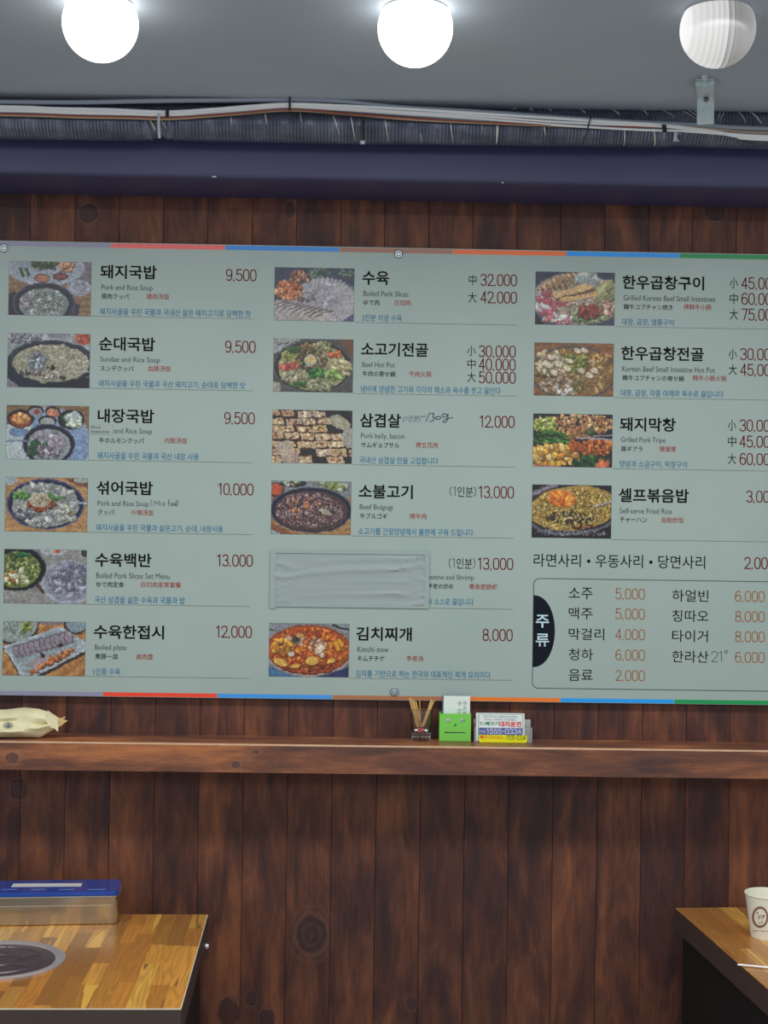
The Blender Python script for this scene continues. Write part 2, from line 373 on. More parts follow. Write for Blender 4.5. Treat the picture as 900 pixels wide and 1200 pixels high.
# cables
cab = thing('cable_bundle', 'bundle of white, grey and red cables tied along the duct', 'cable', (0, -0.30, 2.24))
cmat = {'white': mat('white_cable', P(225, 232, 235, 3.4), 0.35), 'grey': mat('grey_cable', P(120, 128, 138, 2.6), 0.35),
        'red': mat('red_cable', P(150, 80, 66, 1.5), 0.4), 'tan': mat('tan_cable', P(176, 150, 120, 2.0), 0.4), 'dark': mat('dark_cable', P(40, 40, 48), 0.4)}
CB = [  # colour, radius px, layer y, px path
 ('grey', 2.8, -0.3060, [(-300, 117), (0, 119.5), (90, 120), (170, 118.5), (250, 117.5), (340, 117), (400, 119), (470, 126), (560, 131), (700, 141), (820, 147), (900, 151), (1200, 158)]),
 ('white', 1.9, -0.3120, [(-300, 121), (0, 125), (60, 127), (130, 128.5), (195, 131), (250, 128), (300, 124), (340, 122), (400, 124), (480, 128), (560, 133), (640, 138), (700, 142), (780, 147), (830, 153), (900, 160), (1200, 168)]),
 ('white', 1.4, -0.3130, [(-300, 124), (0, 127.5), (70, 130), (130, 131.5), (195, 133), (240, 131.5), (290, 127), (340, 124.5), (400, 127), (480, 131.5), (560, 136), (640, 142), (700, 145), (780, 148.5), (840, 155.5), (900, 162), (1200, 170)]),
 ('white', 1.4, -0.3100, [(-300, 126), (0, 130), (80, 132.5), (150, 134), (200, 135), (260, 131), (320, 126), (345, 125.5), (410, 129), (470, 133), (560, 139), (640, 145.5), (700, 149.5), (760, 152.5), (800, 153.5), (860, 158.5), (900, 164), (1200, 172)]),
 ('grey', 1.3, -0.3070, [(-300, 128), (0, 131.5), (80, 134), (150, 135), (200, 136.5), (270, 132), (340, 126.5), (410, 130.5), (480, 135.5), (560, 141), (640, 144), (700, 147.5), (780, 150), (860, 154), (900, 157), (1200, 166)]),
 ('red', 1.1, -0.3100, [(-300, 130), (0, 133.5), (90, 136), (150, 137), (200, 138), (270, 133.5), (340, 128.5), (410, 133.5), (480, 138.5), (560, 143), (640, 146), (700, 149), (790, 149.5), (850, 155), (900, 158.5), (1200, 167)]),
 ('tan', 1.1, -0.3080, [(-300, 131.5), (0, 135), (90, 137.5), (150, 138.5), (200, 139.5), (270, 134.5), (340, 129.5), (410, 134), (480, 140), (560, 144), (640, 147), (700, 149), (790, 147.5), (850, 152.5), (900, 155.5), (1200, 164)]),
 ('dark', 1.0, -0.3050, [(-300, 132), (0, 136), (90, 138.5), (150, 139.5), (200, 140.5), (270, 135.7), (340, 130.7), (410, 136.2), (480, 141), (560, 145.3), (640, 148), (700, 151), (790, 145.5), (850, 147), (900, 150), (1200, 160)]),
]
for c, r, y, path in CB:
    pp = spl([wy(u, v, y)-Vector((0, -0.30, 2.24)) for u, v in path], 10)
    MB().tube(pp, r*0.00155, 10).build('cable', cmat[c], cab, True, label='%s cable' % c)
tie = {'w': mat('pale_cable_tie', P(170, 172, 178, 1.9), 0.4), 'k': mat('black_cable_tie', P(18, 18, 22), 0.4)}
def strap(pts, y, wpx, key, name='cable_tie'):
    v = [wy(a, b, y)-Vector((0, -0.30, 2.24)) for a, b in pts]; h = wpx*.00078; m = MB()
    row = []
    for p in v: row += [(p.x-h, p.y, p.z), (p.x+h, p.y, p.z), (p.x+h, p.y-0.0012, p.z), (p.x-h, p.y-0.0012, p.z)]
    fs = [(0, 1, 2, 3), tuple(len(row)-4+k for k in (3, 2, 1, 0))]
    for i in range(len(v)-1):
        for k in range(4): a, b = 4*i+k, 4*i+(k+1) % 4; fs.append((a, b, b+4, a+4))
    m.add(row, fs).build(name, tie[key], cab)
strap([(186.5, 133), (186, 145), (187, 162)], -0.3160, 3.0, 'w')
strap([(196, 128), (196, 137)], -0.3175, 4.0, 'k')
strap([(339.5, 109), (339.5, 113), (339.5, 130)], -0.3175, 2.4, 'k'); strap([(339.5, 109), (339.5, 112)], -0.3190, 5.0, 'k', 'tie_head')
strap([(425, 137), (425.5, 141), (425.5, 168)], -0.3070, 3.6, 'k'); strap([(425, 165), (425, 169)], -0.3090, 5.0, 'w', 'tie_head')
strap([(693, 136), (690, 145), (688, 155), (683, 168)], -0.3160, 1.5, 'k')
strap([(790, 155), (792, 161), (795, 166)][::-1]+[(799, 158)], -0.3130, 1.6, 'w'); strap([(792, 155), (790.5, 166)], -0.3135, 3.4, 'w')
strap([(778, 146), (779, 155)], -0.3185, 5.0, 'k')

# metal hanger bracket
br = thing('hanger_bracket', 'galvanised metal bracket with bolt hanging from the ceiling over the duct', 'bracket', (wy(829, 100, -0.36).x, -0.35, CZ), -0.245)
steel = mat('galvanised_steel', P(150, 160, 160, 3.0), 0.4, metal=0.25, noise=0.15, nscale=120)
ox, oy = br.location.x, br.location.y
def BZ(v, y): return wy(829, v, y).z-CZ
yb = -0.378
def zz(v, y=yb): return BZ(v, y)
w2 = 0.0150
MB().box(-w2, w2, yb-oy, yb-oy+0.003, zz(145.5), -0.004, bev=0.0008).build('lower_plate', steel, br)
MB().box(-w2, w2, -0.482-oy, yb-oy+0.003, -0.0040, -0.0008, bev=0.0006).build('ceiling_flange', steel, br)
MB().box(-0.0155, 0.0165, -0.480-oy, -0.440-oy, -0.0130, -0.0042, bev=0.0012).build('clip', steel, br)
MB().box(-0.0035, 0.0035, -0.4835-oy, -0.478-oy, -0.0170, -0.0060, bev=0.0006).build('clip_tab', steel, br)
MB().box(-0.0045, 0.0045, -0.500-oy, -0.486-oy, -0.0090, -0.0003, bev=0.0008).build('ceiling_stud', steel, br)
zb = zz(116.5)
MB().lathe([(0.0125, 0), (0.0125, 0.001), (0.011, 0.0016), (0.004, 0.0016)], 28, (0.0005, yb-oy, zb), axis='y').build('washer', steel, br)
MB().lathe([(0.0048, 0.0012), (0.0048, 0.003), (0.0036, 0.0042), (0.001, 0.0045)], 16, (0.001, yb-oy, zb), axis='y').build('bolt_head', mat('dark_bolt', P(90, 92, 92), 0.3, metal=0.8), br, True)

# ------------------------------------------------------------ MENU BOARD
YB = -0.016                                     # printed face
N = NT('pale_board_print'); geo = N.n('NewGeometry')
a = N.noise(geo.outputs['Position'], 3.5, 3); N.l(N.ramp(a, [(0.3, P(135, 150, 145)), (0.7, P(141, 155, 150))]), N.b.inputs['Base Color'])
N.b.inputs['Roughness'].default_value = 0.42; N.b.inputs['Specular IOR Level'].default_value = 0.35
board_m = N.m
BX0, BZ1 = wy(-4.5, 281.5, YB).x, wy(450, 290.0, YB).z
BZ0 = wy(450, 820.5, YB).z; SW = (wy(797, 300, YB).x-wy(130, 288, YB).x)/5; BX1 = BX0+7*SW+0.004
board = thing('menu_board', 'large pale wall menu board with dish photos, prices and coloured edge strips', 'menu board', (BX0, YB, BZ0))
O = (BX0, YB, BZ0)
MB().box(0, BX1-BX0, 0, 0.004, 0, BZ1-BZ0).build('board_panel', board_m, board)
MB().box(0.02, BX1-BX0-0.02, 0.004, 0.0155, 0.02, BZ1-BZ0-0.02).build('backing_frame', mat('dark_frame', P(30, 26, 26), 0.7), board)
strips = [('grey', (128, 126, 148)), ('red', (205, 92, 88)), ('blue', (52, 120, 190)), ('brown', (140, 100, 84)), ('orange', (205, 98, 50)), ('light_blue', (28, 130, 205)), ('green', (22, 124, 70))]
stripsb = [('grey', (128, 124, 150)), ('red', (214, 62, 38)), ('blue', (58, 132, 200)), ('brown', (150, 98, 62)), ('orange', (222, 108, 34)), ('light_blue', (30, 138, 212)), ('green', (16, 132, 72))]
b0 = wy(130, 288, YB).x-SW
for i in range(7):
    xa = 0 if i == 0 else b0+i*SW-BX0; xb = BX1-BX0 if i == 6 else b0+(i+1)*SW-BX0-0.0008
    for st, (za, zb_) in ((strips, (BZ1-BZ0-0.0105, BZ1-BZ0-0.0015)), (stripsb, (0.0008, 0.0088))):
        dx = 0.0 if st is strips else -0.0005
        nm, c = st[i]
        MB().box(max(xa+dx, 0.0005), xb+dx-0.0005, -0.0004, 0.0003, za, zb_).build('colour_strip', mat('strip_%s_%d' % (nm, st is strips), P(*c), 0.4), board, label='%s edge strip' % nm.replace('_', ' '))
capm = mat('bolt_cap_grey', P(150, 160, 165), 0.3, metal=0.4); capd = mat('bolt_cap_dark', P(50, 60, 72), 0.4)
for (u, v, c) in [(4.5, 291, 0), (467, 298, 0), (462, 810, 0), (927, 304, 0), (924, 817, 0)]:
    p = wy(u, v, YB)-Vector(O)
    MB().lathe([(0.0088, 0), (0.0088, 0.0025), (0.0072, 0.0034), (0.0070, 0.0030), (0.0050, 0.0030), (0.0048, 0.0038), (0.0026, 0.0042), (0.0024, 0.0036), (0.0004, 0.0036)], 28, p, axis='y').build('mounting_bolt', capm, board, True)
    for r in (0.0078, 0.0042):
        MB().tube([(p.x+r*math.cos(2*PI*k/24), -0.0036, p.z+r*math.sin(2*PI*k/24)) for k in range(25)], 0.0006, 6).build('bolt_ring', capd, board)

ink = {'black': mat('ink_black', P(10, 11, 14), 0.5, spec=0.12), 'grey': mat('ink_grey', P(62, 70, 70), 0.5, spec=0.12), 'red': mat('ink_red', P(92, 10, 14), 0.5, spec=0.12),
       'cn': mat('ink_brick', P(136, 56, 46), 0.5, spec=0.12), 'blue': mat('ink_blue', P(44, 104, 134), 0.5, spec=0.12), 'orange': mat('ink_ochre', P(136, 82, 24), 0.5, spec=0.12),
       'pen': mat('ink_pen_blue', P(48, 74, 96), 0.5, spec=0.12), 'white': mat('ink_white', P(170, 195, 205), 0.5, spec=0.12), 'navy': mat('ink_navy', P(18, 22, 32), 0.5, spec=0.12),
       'rule': mat('ink_rule_line', P(92, 100, 98), 0.5, spec=0.12)}
YT = YB-0.0004
def L(name, s, u, v, w_, h_, c, bold=0.0, **kw): return lettering(name, s, u, v, w_, h_, YT, ink[c], board, bold, origin=O, **kw)

def rowO(c, r):
    if c == 0: return 11-1.4*r, 306+84.4*r
    if c == 1: return 322.3-1.26*r, 313.3+83.4*r
    return 628-1.33*r, 318.3+83.2*r
ROWS = {
 (0,0): ('돼지국밥', 66, 'Pork and Rice Soup', 60, 8, '豚肉クッパ', 32, 160.5, '猪肉汤饭', 27, '돼지사골을 우린 국물과 국내산 삶은 돼지고기로 담백한 맛', 177),
 (0,1): ('순대국밥', 65.5, 'Sundae and Rice Soup', 70, 8, 'スンデクッパ', 39, 163.7, '血肠汤饭', 27, '돼지사골을 우린 국물과 국산 돼지고기, 순대로 담백한 맛', 172),
 (0,2): ('내장국밥', 66, '', 0, 0, '牛ホルモンクッパ', 52.7, 185, '内脏汤饭', 26.5, '돼지사골을 우린 국물과 국산 내장 사용', 119),
 (0,3): ('섞어국밥', 66, 'Pork and Rice Soup', 60, 8, 'クッパ', 19.6, 146.8, '什锦汤饭', 26.5, '돼지사골을 우린 국물과 삶은고기, 순대, 내장사용', 149),
 (0,4): ('수육백반', 66, 'Boiled Pork Slices Set Menu', 86, 6.6, 'ゆで肉定食', 32.4, 160, '白切肉家常套餐', 46.8, '국산 삼겹을 삶은 수육과 국물과 밥', 105.7),
 (0,5): ('수육한접시', 82.3, 'Boiled plate', 36.5, 8, '煮豚一皿', 26.9, 155.8, '卤肉盘', 19.6, '1인용 수육', 31.7),
 (1,0): ('수육', 31.3, 'Boiled Pork Slices', 52.7, 6.4, 'ゆで肉', 18.6, 140.3, '白切肉', 18.6, '2인분 이상 수육', 47),
 (1,1): ('소고기전골', 78.5, 'Beef Hot Pot', 38.2, 6.2, '牛肉の寄せ鍋', 38.6, 158.5, '牛肉火锅', 25.8, '냄비에 양념한 고기와 각각의 채소와 육수를 붓고 끓인다', 164),
 (1,2): ('삼겹살', 48, 'Pork belly, bacon', 51, 8, 'サムギョプサル', 44.8, 167.6, '烤五花肉', 25.8, '국내산 삼겹살 만을 고집합니다', 92.3),
 (1,3): ('소불고기', 63.4, 'Beef Bulgogi', 38.6, 7.8, '牛ブルゴギ', 32, 161.7, '烤牛肉', 19.6, '소고기를 간장양념해서 불판에 구워 드립니다', 134.7),
 (1,5): ('김치찌개', 65, 'Kimchi stew', 36.5, 6.4, 'キムチチゲ', 31.7, 160.4, '辛奇汤', 19.6, '김치를 기반으로 하는 한국의 대표적인 찌개 요리이다', 157.8),
 (2,0): ('한우곱창구이', 95.7, 'Grilled Korean Beef Small Intestines', 107.6, 6.4, '韓牛コブチャン焼き', 57.4, 173.4, '烤韩牛小肠', 32.2, '대창, 곱창, 염통구이', 60.6),
 (2,1): ('한우곱창전골', 96.7, 'Korean Beef Small Intestine Hot Pot', 108.6, 6.4, '韓牛コブチャンの寄せ鍋', 71.9, 185.4, '韩牛小肠火锅', 39, '대창, 곱창, 각종 야채와 육수로 끓입니다', 120.2),
 (2,2): ('돼지막창', 65.4, 'Grilled Pork Tripe', 51.9, 7.8, '豚ギアラ', 25.1, 147.4, '猪皱胃', 19, '양념과 소금구이, 막창구이', 79),
 (2,3): ('셀프볶음밥', 82.2, 'Self-serve Fried Rice', 61.2, 6.4, 'チャーハン', 31.6, 151.6, '自助炒饭', 25.8, '', 0),
}
DN = (106.8, 102.4, 101.6)
for (c, r), (nm, nw, en, ew, eh, jp, jw, cdx, cn, cw, ds, dw) in ROWS.items():
    ou, ov = rowO(c, r); dn = DN[c]-0.15*r
    L('dish_name', nm, ou+dn, ov+4.1, nw, 16.3, 'black', 0.020)
    if en: L('english_name', en, ou+dn+1.2, ov+27.3, ew, eh, 'grey', 0.0)
    L('japanese_name', jp, ou+dn+1.4, ov+37.8, jw, 6.6, 'black', 0.006)
    L('chinese_name', cn, ou+cdx, ov+38.0, cw, 6.8, 'cn', 0.006)
    if ds: L('description', ds, ou+dn-0.6, ov+54.8, dw, 8.2, 'blue', 0.008)
    # thin rule under the entry
    p = wy(ou+(95 if c == 0 else 93), ov+64.0, YT)-Vector(O); q = wy(ou+(288 if c == 0 else 284), ov+66.5, YT)-Vector(O)
    MB().box(p.x, q.x if c < 2 else BX1-BX0-0.03, -0.0004, -0.0002, p.z-0.0012, p.z-0.0004).build('rule_line', ink['rule'], board)
ou, ov = rowO(1, 4)
p = wy(ou+93, ov+64.0, YT)-Vector(O); q = wy(ou+284, ov+66.5, YT)-Vector(O)
MB().box(p.x, q.x, -0.0004, -0.0002, p.z-0.0012, p.z-0.0004).build('rule_line', ink['rule'], board)
GL = {'0': [[(.5, 0), (.83, .07), (.97, .3), (.98, .5), (.97, .7), (.83, .93), (.5, 1), (.17, .93), (.03, .7), (.02, .5), (.03, .3), (.17, .07), (.5, 0)]],
 '1': [[(.0, .16), (.55, 0)], [(.55, 0), (.55, 1)]],
 '2': [[(.04, .27), (.14, .07), (.5, 0), (.86, .07), (.95, .27), (.82, .5), (.04, 1)], [(.04, 1), (.98, 1)]],
 '3': [[(.04, .2), (.17, .05), (.5, 0), (.84, .07), (.92, .25), (.8, .43), (.42, .48)], [(.42, .48), (.84, .54), (.97, .74), (.85, .94), (.5, 1), (.14, .95), (.02, .8)]],
 '4': [[(.72, 1), (.72, 0)], [(.72, 0), (.02, .72)], [(.02, .72), (1, .72)]],
 '5': [[(.9, 0), (.16, 0)], [(.16, 0), (.09, .46)], [(.09, .46), (.5, .36), (.85, .45), (.97, .68), (.86, .93), (.5, 1), (.14, .95), (.02, .8)]],
 '6': [[(.9, .16), (.75, .03), (.45, 0), (.14, .15), (.03, .55), (.1, .87), (.5, 1), (.88, .9), (.97, .68), (.86, .46), (.5, .39), (.16, .47), (.04, .62)]],
 '7': [[(.02, 0), (.96, 0)], [(.96, 0), (.4, 1)]],
 '8': [[(.5, 0), (.84, .06), (.9, .24), (.8, .41), (.5, .47), (.2, .41), (.1, .24), (.16, .06), (.5, 0)], [(.5, .47), (.87, .55), (.97, .74), (.86, .94), (.5, 1), (.14, .94), (.03, .74), (.13, .55), (.5, .47)]],
 '9': [[(.1, .84), (.25, .97), (.55, 1), (.86, .85), (.97, .45), (.9, .13), (.5, 0), (.12, .1), (.03, .32), (.14, .54), (.5, .61), (.84, .53), (.96, .38)]],
 '.': [[(.25, .94), (.2, 1.06)]], '-': [[(.1, .52), (.9, .52)]], '(': [[(.9, -.05), (.35, .2), (.2, .5), (.35, .8), (.9, 1.1)]], ')': [[(.1, -.05), (.65, .2), (.8, .5), (.65, .8), (.1, 1.1)]]}
def numtext(name, s_, u, v, w_, h_, wpx, m_, yp=YT, par=None, slope=0.015):
    par = par or board; adv = {'1': .72, '.': .42, '-': .7, '(': .55, ')': .55}; gw_ = {'1': .55, '.': .22, '-': .5, '(': .35, ')': .35}
    tot = sum(adv.get(ch, 1.0) for ch in s_)-0.2; k = w_/tot; x = u; m = MB(); par_o = Vector(par.location)
    for ch in s_:
        g_w = gw_.get(ch, 0.8)*k
        for st in GL[ch]:
            pts = [Vector((x+p*g_w, 0, v+q*h_)) for p, q in st]
            pts = spl(pts, 4) if len(pts) > 2 else pts
            pts = [wy(p.x, p.z+slope*(p.x-u)-wpx*0, yp)-par_o for p in pts]
            hw_ = wpx*0.00086*0.5*2/2*1.0
            L_, R_ = [], []
            for i, p in enumerate(pts):
                d = (pts[min(i+1, len(pts)-1)]-pts[max(i-1, 0)])
                if i == 0 and (pts[0]-pts[-1]).length < 1e-6: d = pts[1]-pts[-2]
                if i == len(pts)-1 and (pts[0]-pts[-1]).length < 1e-6: d = pts[1]-pts[-2]
                d.normalize(); nn = Vector((-d.z, 0, d.x))*hw_; e = Vector((0, 0, 0))
                if len(pts) == 2: e = d*hw_*0.9*(-1 if i == 0 else 1)
                L_.append(p+nn+e); R_.append(p-nn+e)
            n_ = len(pts); m.add(L_+R_, [(i, i+1, n_+i+1, n_+i) for i in range(n_-1)])
        x += adv.get(ch, 1.0)*k
    me = bpy.data.meshes.new(name); me.from_pydata(m.v, [], m.f); me.materials.append(m_)
    return link(name, me, par)
def price(s, u, v, w_, h_=13.2, c='red', b=0.002): numtext('price', s, u+0.8, v+0.9, w_-1.2, h_-0.4, 2.5 if c == 'red' else 2.0, ink[c])
for r, (s, u, v, w_) in enumerate([('9.500', 264.5, 314.8, 36), ('9.500', 263.5, 398.8, 36), ('9.500', 262.5, 482.5, 36), ('10.000', 255.6, 565.8, 41.3), ('13.000', 254.2, 649.2, 42), ('12.000', 253, 732.8, 42)]): price(s, u, v, w_)
for (k, s, v) in [('中', '32.000', 320.6), ('大', '42.000', 341)]:
    price(s, 562.8, v, 43); L('size_mark', k, 549.6 if k == '中' else 548.6, v+1.2, 9 if k == '中' else 10, 12.4, 'black')
for (k, s, v) in [('小', '30.000', 404.2), ('中', '40.000', 419.6), ('大', '50.000', 434.8)]:
    price(s, 560.8, v, 43.5, 13.2); L('size_mark', k, 547.7, v+0.8, 9.8, 12, 'black')
price('12.000', 562, 486.6, 41); price('13.000', 560.8, 569.2, 41.4); price('13.000', 559.8, 653.1, 41.6); price('8.000', 565.2, 736.6, 35.5)
for u_, v_ in ((526.8, 569.8), (525.7, 653.8)):
    numtext('portion_note', '(1', u_, v_+0.6, 8.4, 10.2, 1.2, ink['black']); L('portion_note', '인분', u_+9.4, v_+0.2, 18.2, 12.2, 'black', 0.001); numtext('portion_note', ')', u_+28.2, v_+0.9, 3.4, 10.4, 1.2, ink['black'])
L('english_name', 'testine and Shrimp', 500.5, 673, 54.8, 7.8, 'grey', 0.0); L('japanese_name', '海老の炒め', 501, 683.6, 30.2, 6.4, 'black', 0.006)
L('chinese_name', '章鱼肥肠虾', 550, 684, 33, 6.6, 'cn', 0.006); L('description', '와 소스로 끓입니다', 500.5, 701, 54.4, 7.8, 'blue', 0.008)
L('handwritten_note', '(1인분)', 472.4, 486.6, 20.5, 8.6, 'pen', -0.004, shear=0.3, label='small pen note on board'); 
def pen(name, strokes, u, v, su, sv, c, wpx=0.9, label=None):
    m = MB()
    for st in strokes:
        pts = [wy(u+x*su, v+y*sv, YT)-Vector(O) for x, y in st]; pts = spl(pts, 5) if len(pts) > 2 else pts
        for a, b in zip(pts[:-1], pts[1:]):
            d = (b-a); 
            if d.length < 1e-6: continue
            d.normalize(); nn = Vector((-d.z, 0, d.x))*wpx*0.00085; e = d*wpx*0.0004
            m.add([a-e+nn+Vector((0, -.0002, 0)), a-e-nn+Vector((0, -.0002, 0)), b+e-nn+Vector((0, -.0002, 0)), b+e+nn+Vector((0, -.0002, 0))], [(0, 1, 2, 3)])
    o = m.build(name, ink[c], board)
    if label: o['label'] = label
pen('handwritten_note', [[(0, .45), (.12, .40)], [(.27, .0), (.14, 1.0)], [(.30, .12), (.40, .08), (.36, .45), (.42, .62), (.36, .92), (.26, .98)],
     [(.53, .42), (.46, .55), (.50, .74), (.60, .70), (.62, .5), (.54, .42)], [(.82, .22), (.70, .15), (.68, .42), (.80, .5), (.86, .15), (.84, .8), (.76, 1.1), (.70, .98), (.80, .72), (1.02, .56)]],
    494, 483.5, 36, 10.5, 'pen', 0.9, 'handwritten 130g in blue pen')
pen('handwritten_note', [[(.05, 0), (0, .5), (.05, 1)], [(.12, .9), (.15, .2), (.22, .7), (.30, .2), (.31, .9)], [(.38, .4), (.38, .9)], [(.45, .4), (.53, .9)], [(.53, .4), (.44, .95)], [(.66, .95), (.67, .1), (.73, .05)], [(.62, .45), (.71, .42)],
     [(.76, .5), (.73, .8), (.78, .9), (.80, .55), (.76, .5)], [(.85, .5), (.83, .8), (.88, .9), (.89, .55), (.85, .5)], [(.95, .1), (.95, .9), (.91, .7), (.94, .55)], [(.98, 0), (1.02, .5), (.97, 1)]],
    176.7, 585.5, 31.5, 7.8, 'pen', 0.5, 'handwritten mix food in pen')
# right column: sizes, prices running on past the edge of the picture
for (k, s, v) in [('小', '45.000', 324.5), ('中', '60.000', 342.8), ('大', '75.000', 361.2), ('小', '30.000', 407.6), ('大', '45.000', 426), ('小', '30.000', 491.2), ('中', '45.000', 510), ('大', '60.000', 530.5)]:
    uu = 868.5 if v < 380 else (867.2 if v < 450 else 866.4)
    price(s, uu, v, 44); L('size_mark', k, uu-13.2, v+1.0, 9.6, 12.2, 'black')
price('3.000', 874.3, 574.5, 35.5); price('2.000', 871.9, 652.4, 36)
L('extra_noodles_line', '라면사리 • 우동사리 • 당면사리', 625.6, 648.6, 201, 15.2, 'black', 0.002)
for (a_, va, pa, w_) in [('소주', 688.4, '5.000', 28), ('맥주', 711.8, '5.000', 28), ('막걸리', 736, '4.000', 41.5), ('청하', 760, '6.000', 28.5), ('음료', 784, '2.000', 28)]:
    L('drink_name', a_, 666.6, va, w_, 13.6, 'black', 0.001); price(pa, 720.8, va+0.6, 35, 12.2, 'orange', 0.0)
for (a_, va, pa, w_) in [('하얼빈', 691, '6.000', 42.5), ('칭따오', 714.6, '8.000', 42.5), ('타이거', 738.2, '8.000', 41.8), ('한라산', 762.4, '6.000', 42.5)]:
    L('drink_name', a_, 787.8, va, w_, 13.8, 'black', 0.001); price(pa, 861, va+0.9, 35.2, 12.2, 'orange', 0.0)
numtext('drink_name', '21', 833.8, 763.4, 13.6, 12.0, 1.2, ink['black']); L('drink_name', 'o', 849.2, 761.8, 3.6, 3.8, 'black', 0.0)
# rounded outline round the drinks and the black half oval
p0 = wy(625.5, 680, YT)-Vector(O); p1 = wy(625.5, 806, YT)-Vector(O); xr = wy(918, 700, YT).x-O[0]
zt = wy(640, 678, YT).z-O[2]; zb_ = wy(640, 806.6, YT).z-O[2]; rr = 0.012; out = []
for (cx, cz, a0) in [(p0.x+rr, zb_+rr, PI), (xr-rr, zb_+rr, 1.5*PI), (xr-rr, zt-rr, 0), (p0.x+rr, zt-rr, PI/2)]:
    for k in range(7): a = a0+PI/2*k/6; out.append((cx, cz, math.cos(a), math.sin(a)))
m = MB(); tw = 0.0007; vs = []
for cx, cz, ca, sa in out: vs += [(cx+(rr+tw)*ca, -0.0004, cz+(rr+tw)*sa), (cx+(rr-tw)*ca, -0.0004, cz+(rr-tw)*sa)]
n = len(out); m.add(vs, [(2*i, 2*((i+1) % n), 2*((i+1) % n)+1, 2*i+1) for i in range(n)]).build('drinks_outline', ink['grey'], board)
za = wy(626, 697.5, YT).z-O[2]; zc_ = wy(626, 781.7, YT).z-O[2]; cz = (za+zc_)/2; hh = (za-zc_)/2; ww = 25.5*0.00172; vs = [(p0.x, -0.0005, cz)]
for k in range(33):
    a = -PI/2+PI*k/32; vs.append((p0.x+ww*abs(math.cos(a))**0.9, -0.0005, cz+hh*math.sin(a)))
MB().add(vs, [(0, k+1, k+2) for k in range(32)]).build('drinks_heading_patch', ink['navy'], board)
YT2 = YT-0.0004
for s_, v in (('주', 720.4), ('류', 742.4)): lettering('drinks_heading', s_, 628, v, 15.6, 15, YT2, ink['white'], board, 0.014, origin=O)

# ------------------------------------------------------------ printed dish photos (flat prints, their dots painted here)
W_, H_ = 126, 84
yy, xx = np.mgrid[0:H_, 0:W_]; XX = (xx+0.5)/W_; YY = (yy+0.5)/H_
class Pic:
    def __init__(s, c, seed=0): s.a = np.zeros((H_, W_, 3)); s.a[:] = c; s.r = np.random.RandomState(seed)
    def m(s, mask, c): 
        mask = np.clip(mask, 0, 1)[..., None]; s.a = s.a*(1-mask)+np.array(c, float)*mask; return s
    def d(s, cx, cy, rx, ry, ang=0):
        dx, dy = (XX-cx)*1.52, YY-cy; ca, sa = math.cos(ang), math.sin(ang)
        return np.sqrt(((dx*ca+dy*sa)/(rx*1.52))**2+((-dx*sa+dy*ca)/ry)**2)
    def el(s, cx, cy, rx, ry, c, ang=0, soft=0.06):
        R_ = max(rx*1.52, ry)*(1+soft)+0.01
        i0, i1 = max(0, int((cy-R_)*H_)), min(H_, int((cy+R_)*H_)+2); j0, j1 = max(0, int((cx-R_/1.52)*W_)), min(W_, int((cx+R_/1.52)*W_)+2)
        if i0 >= i1 or j0 >= j1: return s
        dx, dy = (XX[i0:i1, j0:j1]-cx)*1.52, YY[i0:i1, j0:j1]-cy; ca, sa = math.cos(ang), math.sin(ang)
        d = np.sqrt(((dx*ca+dy*sa)/(rx*1.52))**2+((-dx*sa+dy*ca)/ry)**2); mk = np.clip((1+soft/2-d)/soft, 0, 1)[..., None]
        s.a[i0:i1, j0:j1] = s.a[i0:i1, j0:j1]*(1-mk)+np.array(c, float)*mk; return s
    def ring(s, cx, cy, rx, ry, wd, c, al=1.0): return s.m(al*(1-abs(s.d(cx, cy, rx, ry)-1)/wd), c)
    def poly(s, pts, c, al=1.0):
        m = np.zeros((H_, W_), bool); n = len(pts)
        for i in range(n):
            (x0, y0), (x1, y1) = pts[i], pts[(i+1) % n]
            if y0 == y1: continue
            cnd = ((YY < y0) != (YY < y1)); m ^= cnd & (XX < (x1-x0)*(YY-y0)/(y1-y0)+x0)
        return s.m(m*al, c)
    def line(s, x0, y0, x1, y1, wd, c, al=1.0):
        dx, dy = (x1-x0)*1.52, y1-y0; t = np.clip(((XX-x0)*1.52*dx+(YY-y0)*dy)/(dx*dx+dy*dy), 0, 1)
        dd = np.hypot((XX-x0)*1.52-t*dx, YY-y0-t*dy); return s.m(al*(1.4-dd/wd), c)
    def food(s, cx, cy, rx, ry, n, sz, cols, asp=(1, 2.2), ang=None, edge=0.5, ang0=0):
        if n > 9: n = int(n*2.0); sz = sz*0.68
        for _ in range(n):
            q = math.sqrt(s.r.rand()); th = s.r.rand()*2*PI; px, py = q*rx*math.cos(th), q*ry*math.sin(th)
            ca, sa = math.cos(ang0), math.sin(ang0); x, y = cx+(px*1.52*ca-py*sa)/1.52, cy+px*1.52*sa+py*ca
            z = sz*(0.6+0.8*s.r.rand()); ar = asp[0]+(asp[1]-asp[0])*s.r.rand(); an = s.r.rand()*PI if ang is None else ang+0.5*(s.r.rand()-0.5)
            c = np.array(cols[s.r.randint(len(cols))], float)*(0.88+0.24*s.r.rand())
            if edge > 0: s.el(x+0.004, y+0.012, z*ar/1.52*1.05, z*1.1, c*(1-edge), an, 0.5)
            s.el(x, y, z*ar/1.52, z, c, an, 0.35)
            s.el(x-0.004, y-0.3*z, z*ar/1.52*0.5, z*0.4, np.minimum(c*1.18+6, 255), an, 0.6)
        return s
    def grain(s, amt): 
        s.a *= 1+amt*(s.r.rand(H_, W_, 1)-0.5)*2; return s
    def wood(s, c0=(150, 104, 62), c1=(110, 70, 40), ang=0.1, k=60):
        t = 0.5+0.5*np.sin((YY*math.cos(ang)+XX*math.sin(ang))*k+2*np.sin(XX*5)); s.a = np.array(c0)*(1-t[..., None]*0.5)+np.array(c1)*t[..., None]*0.5; return s
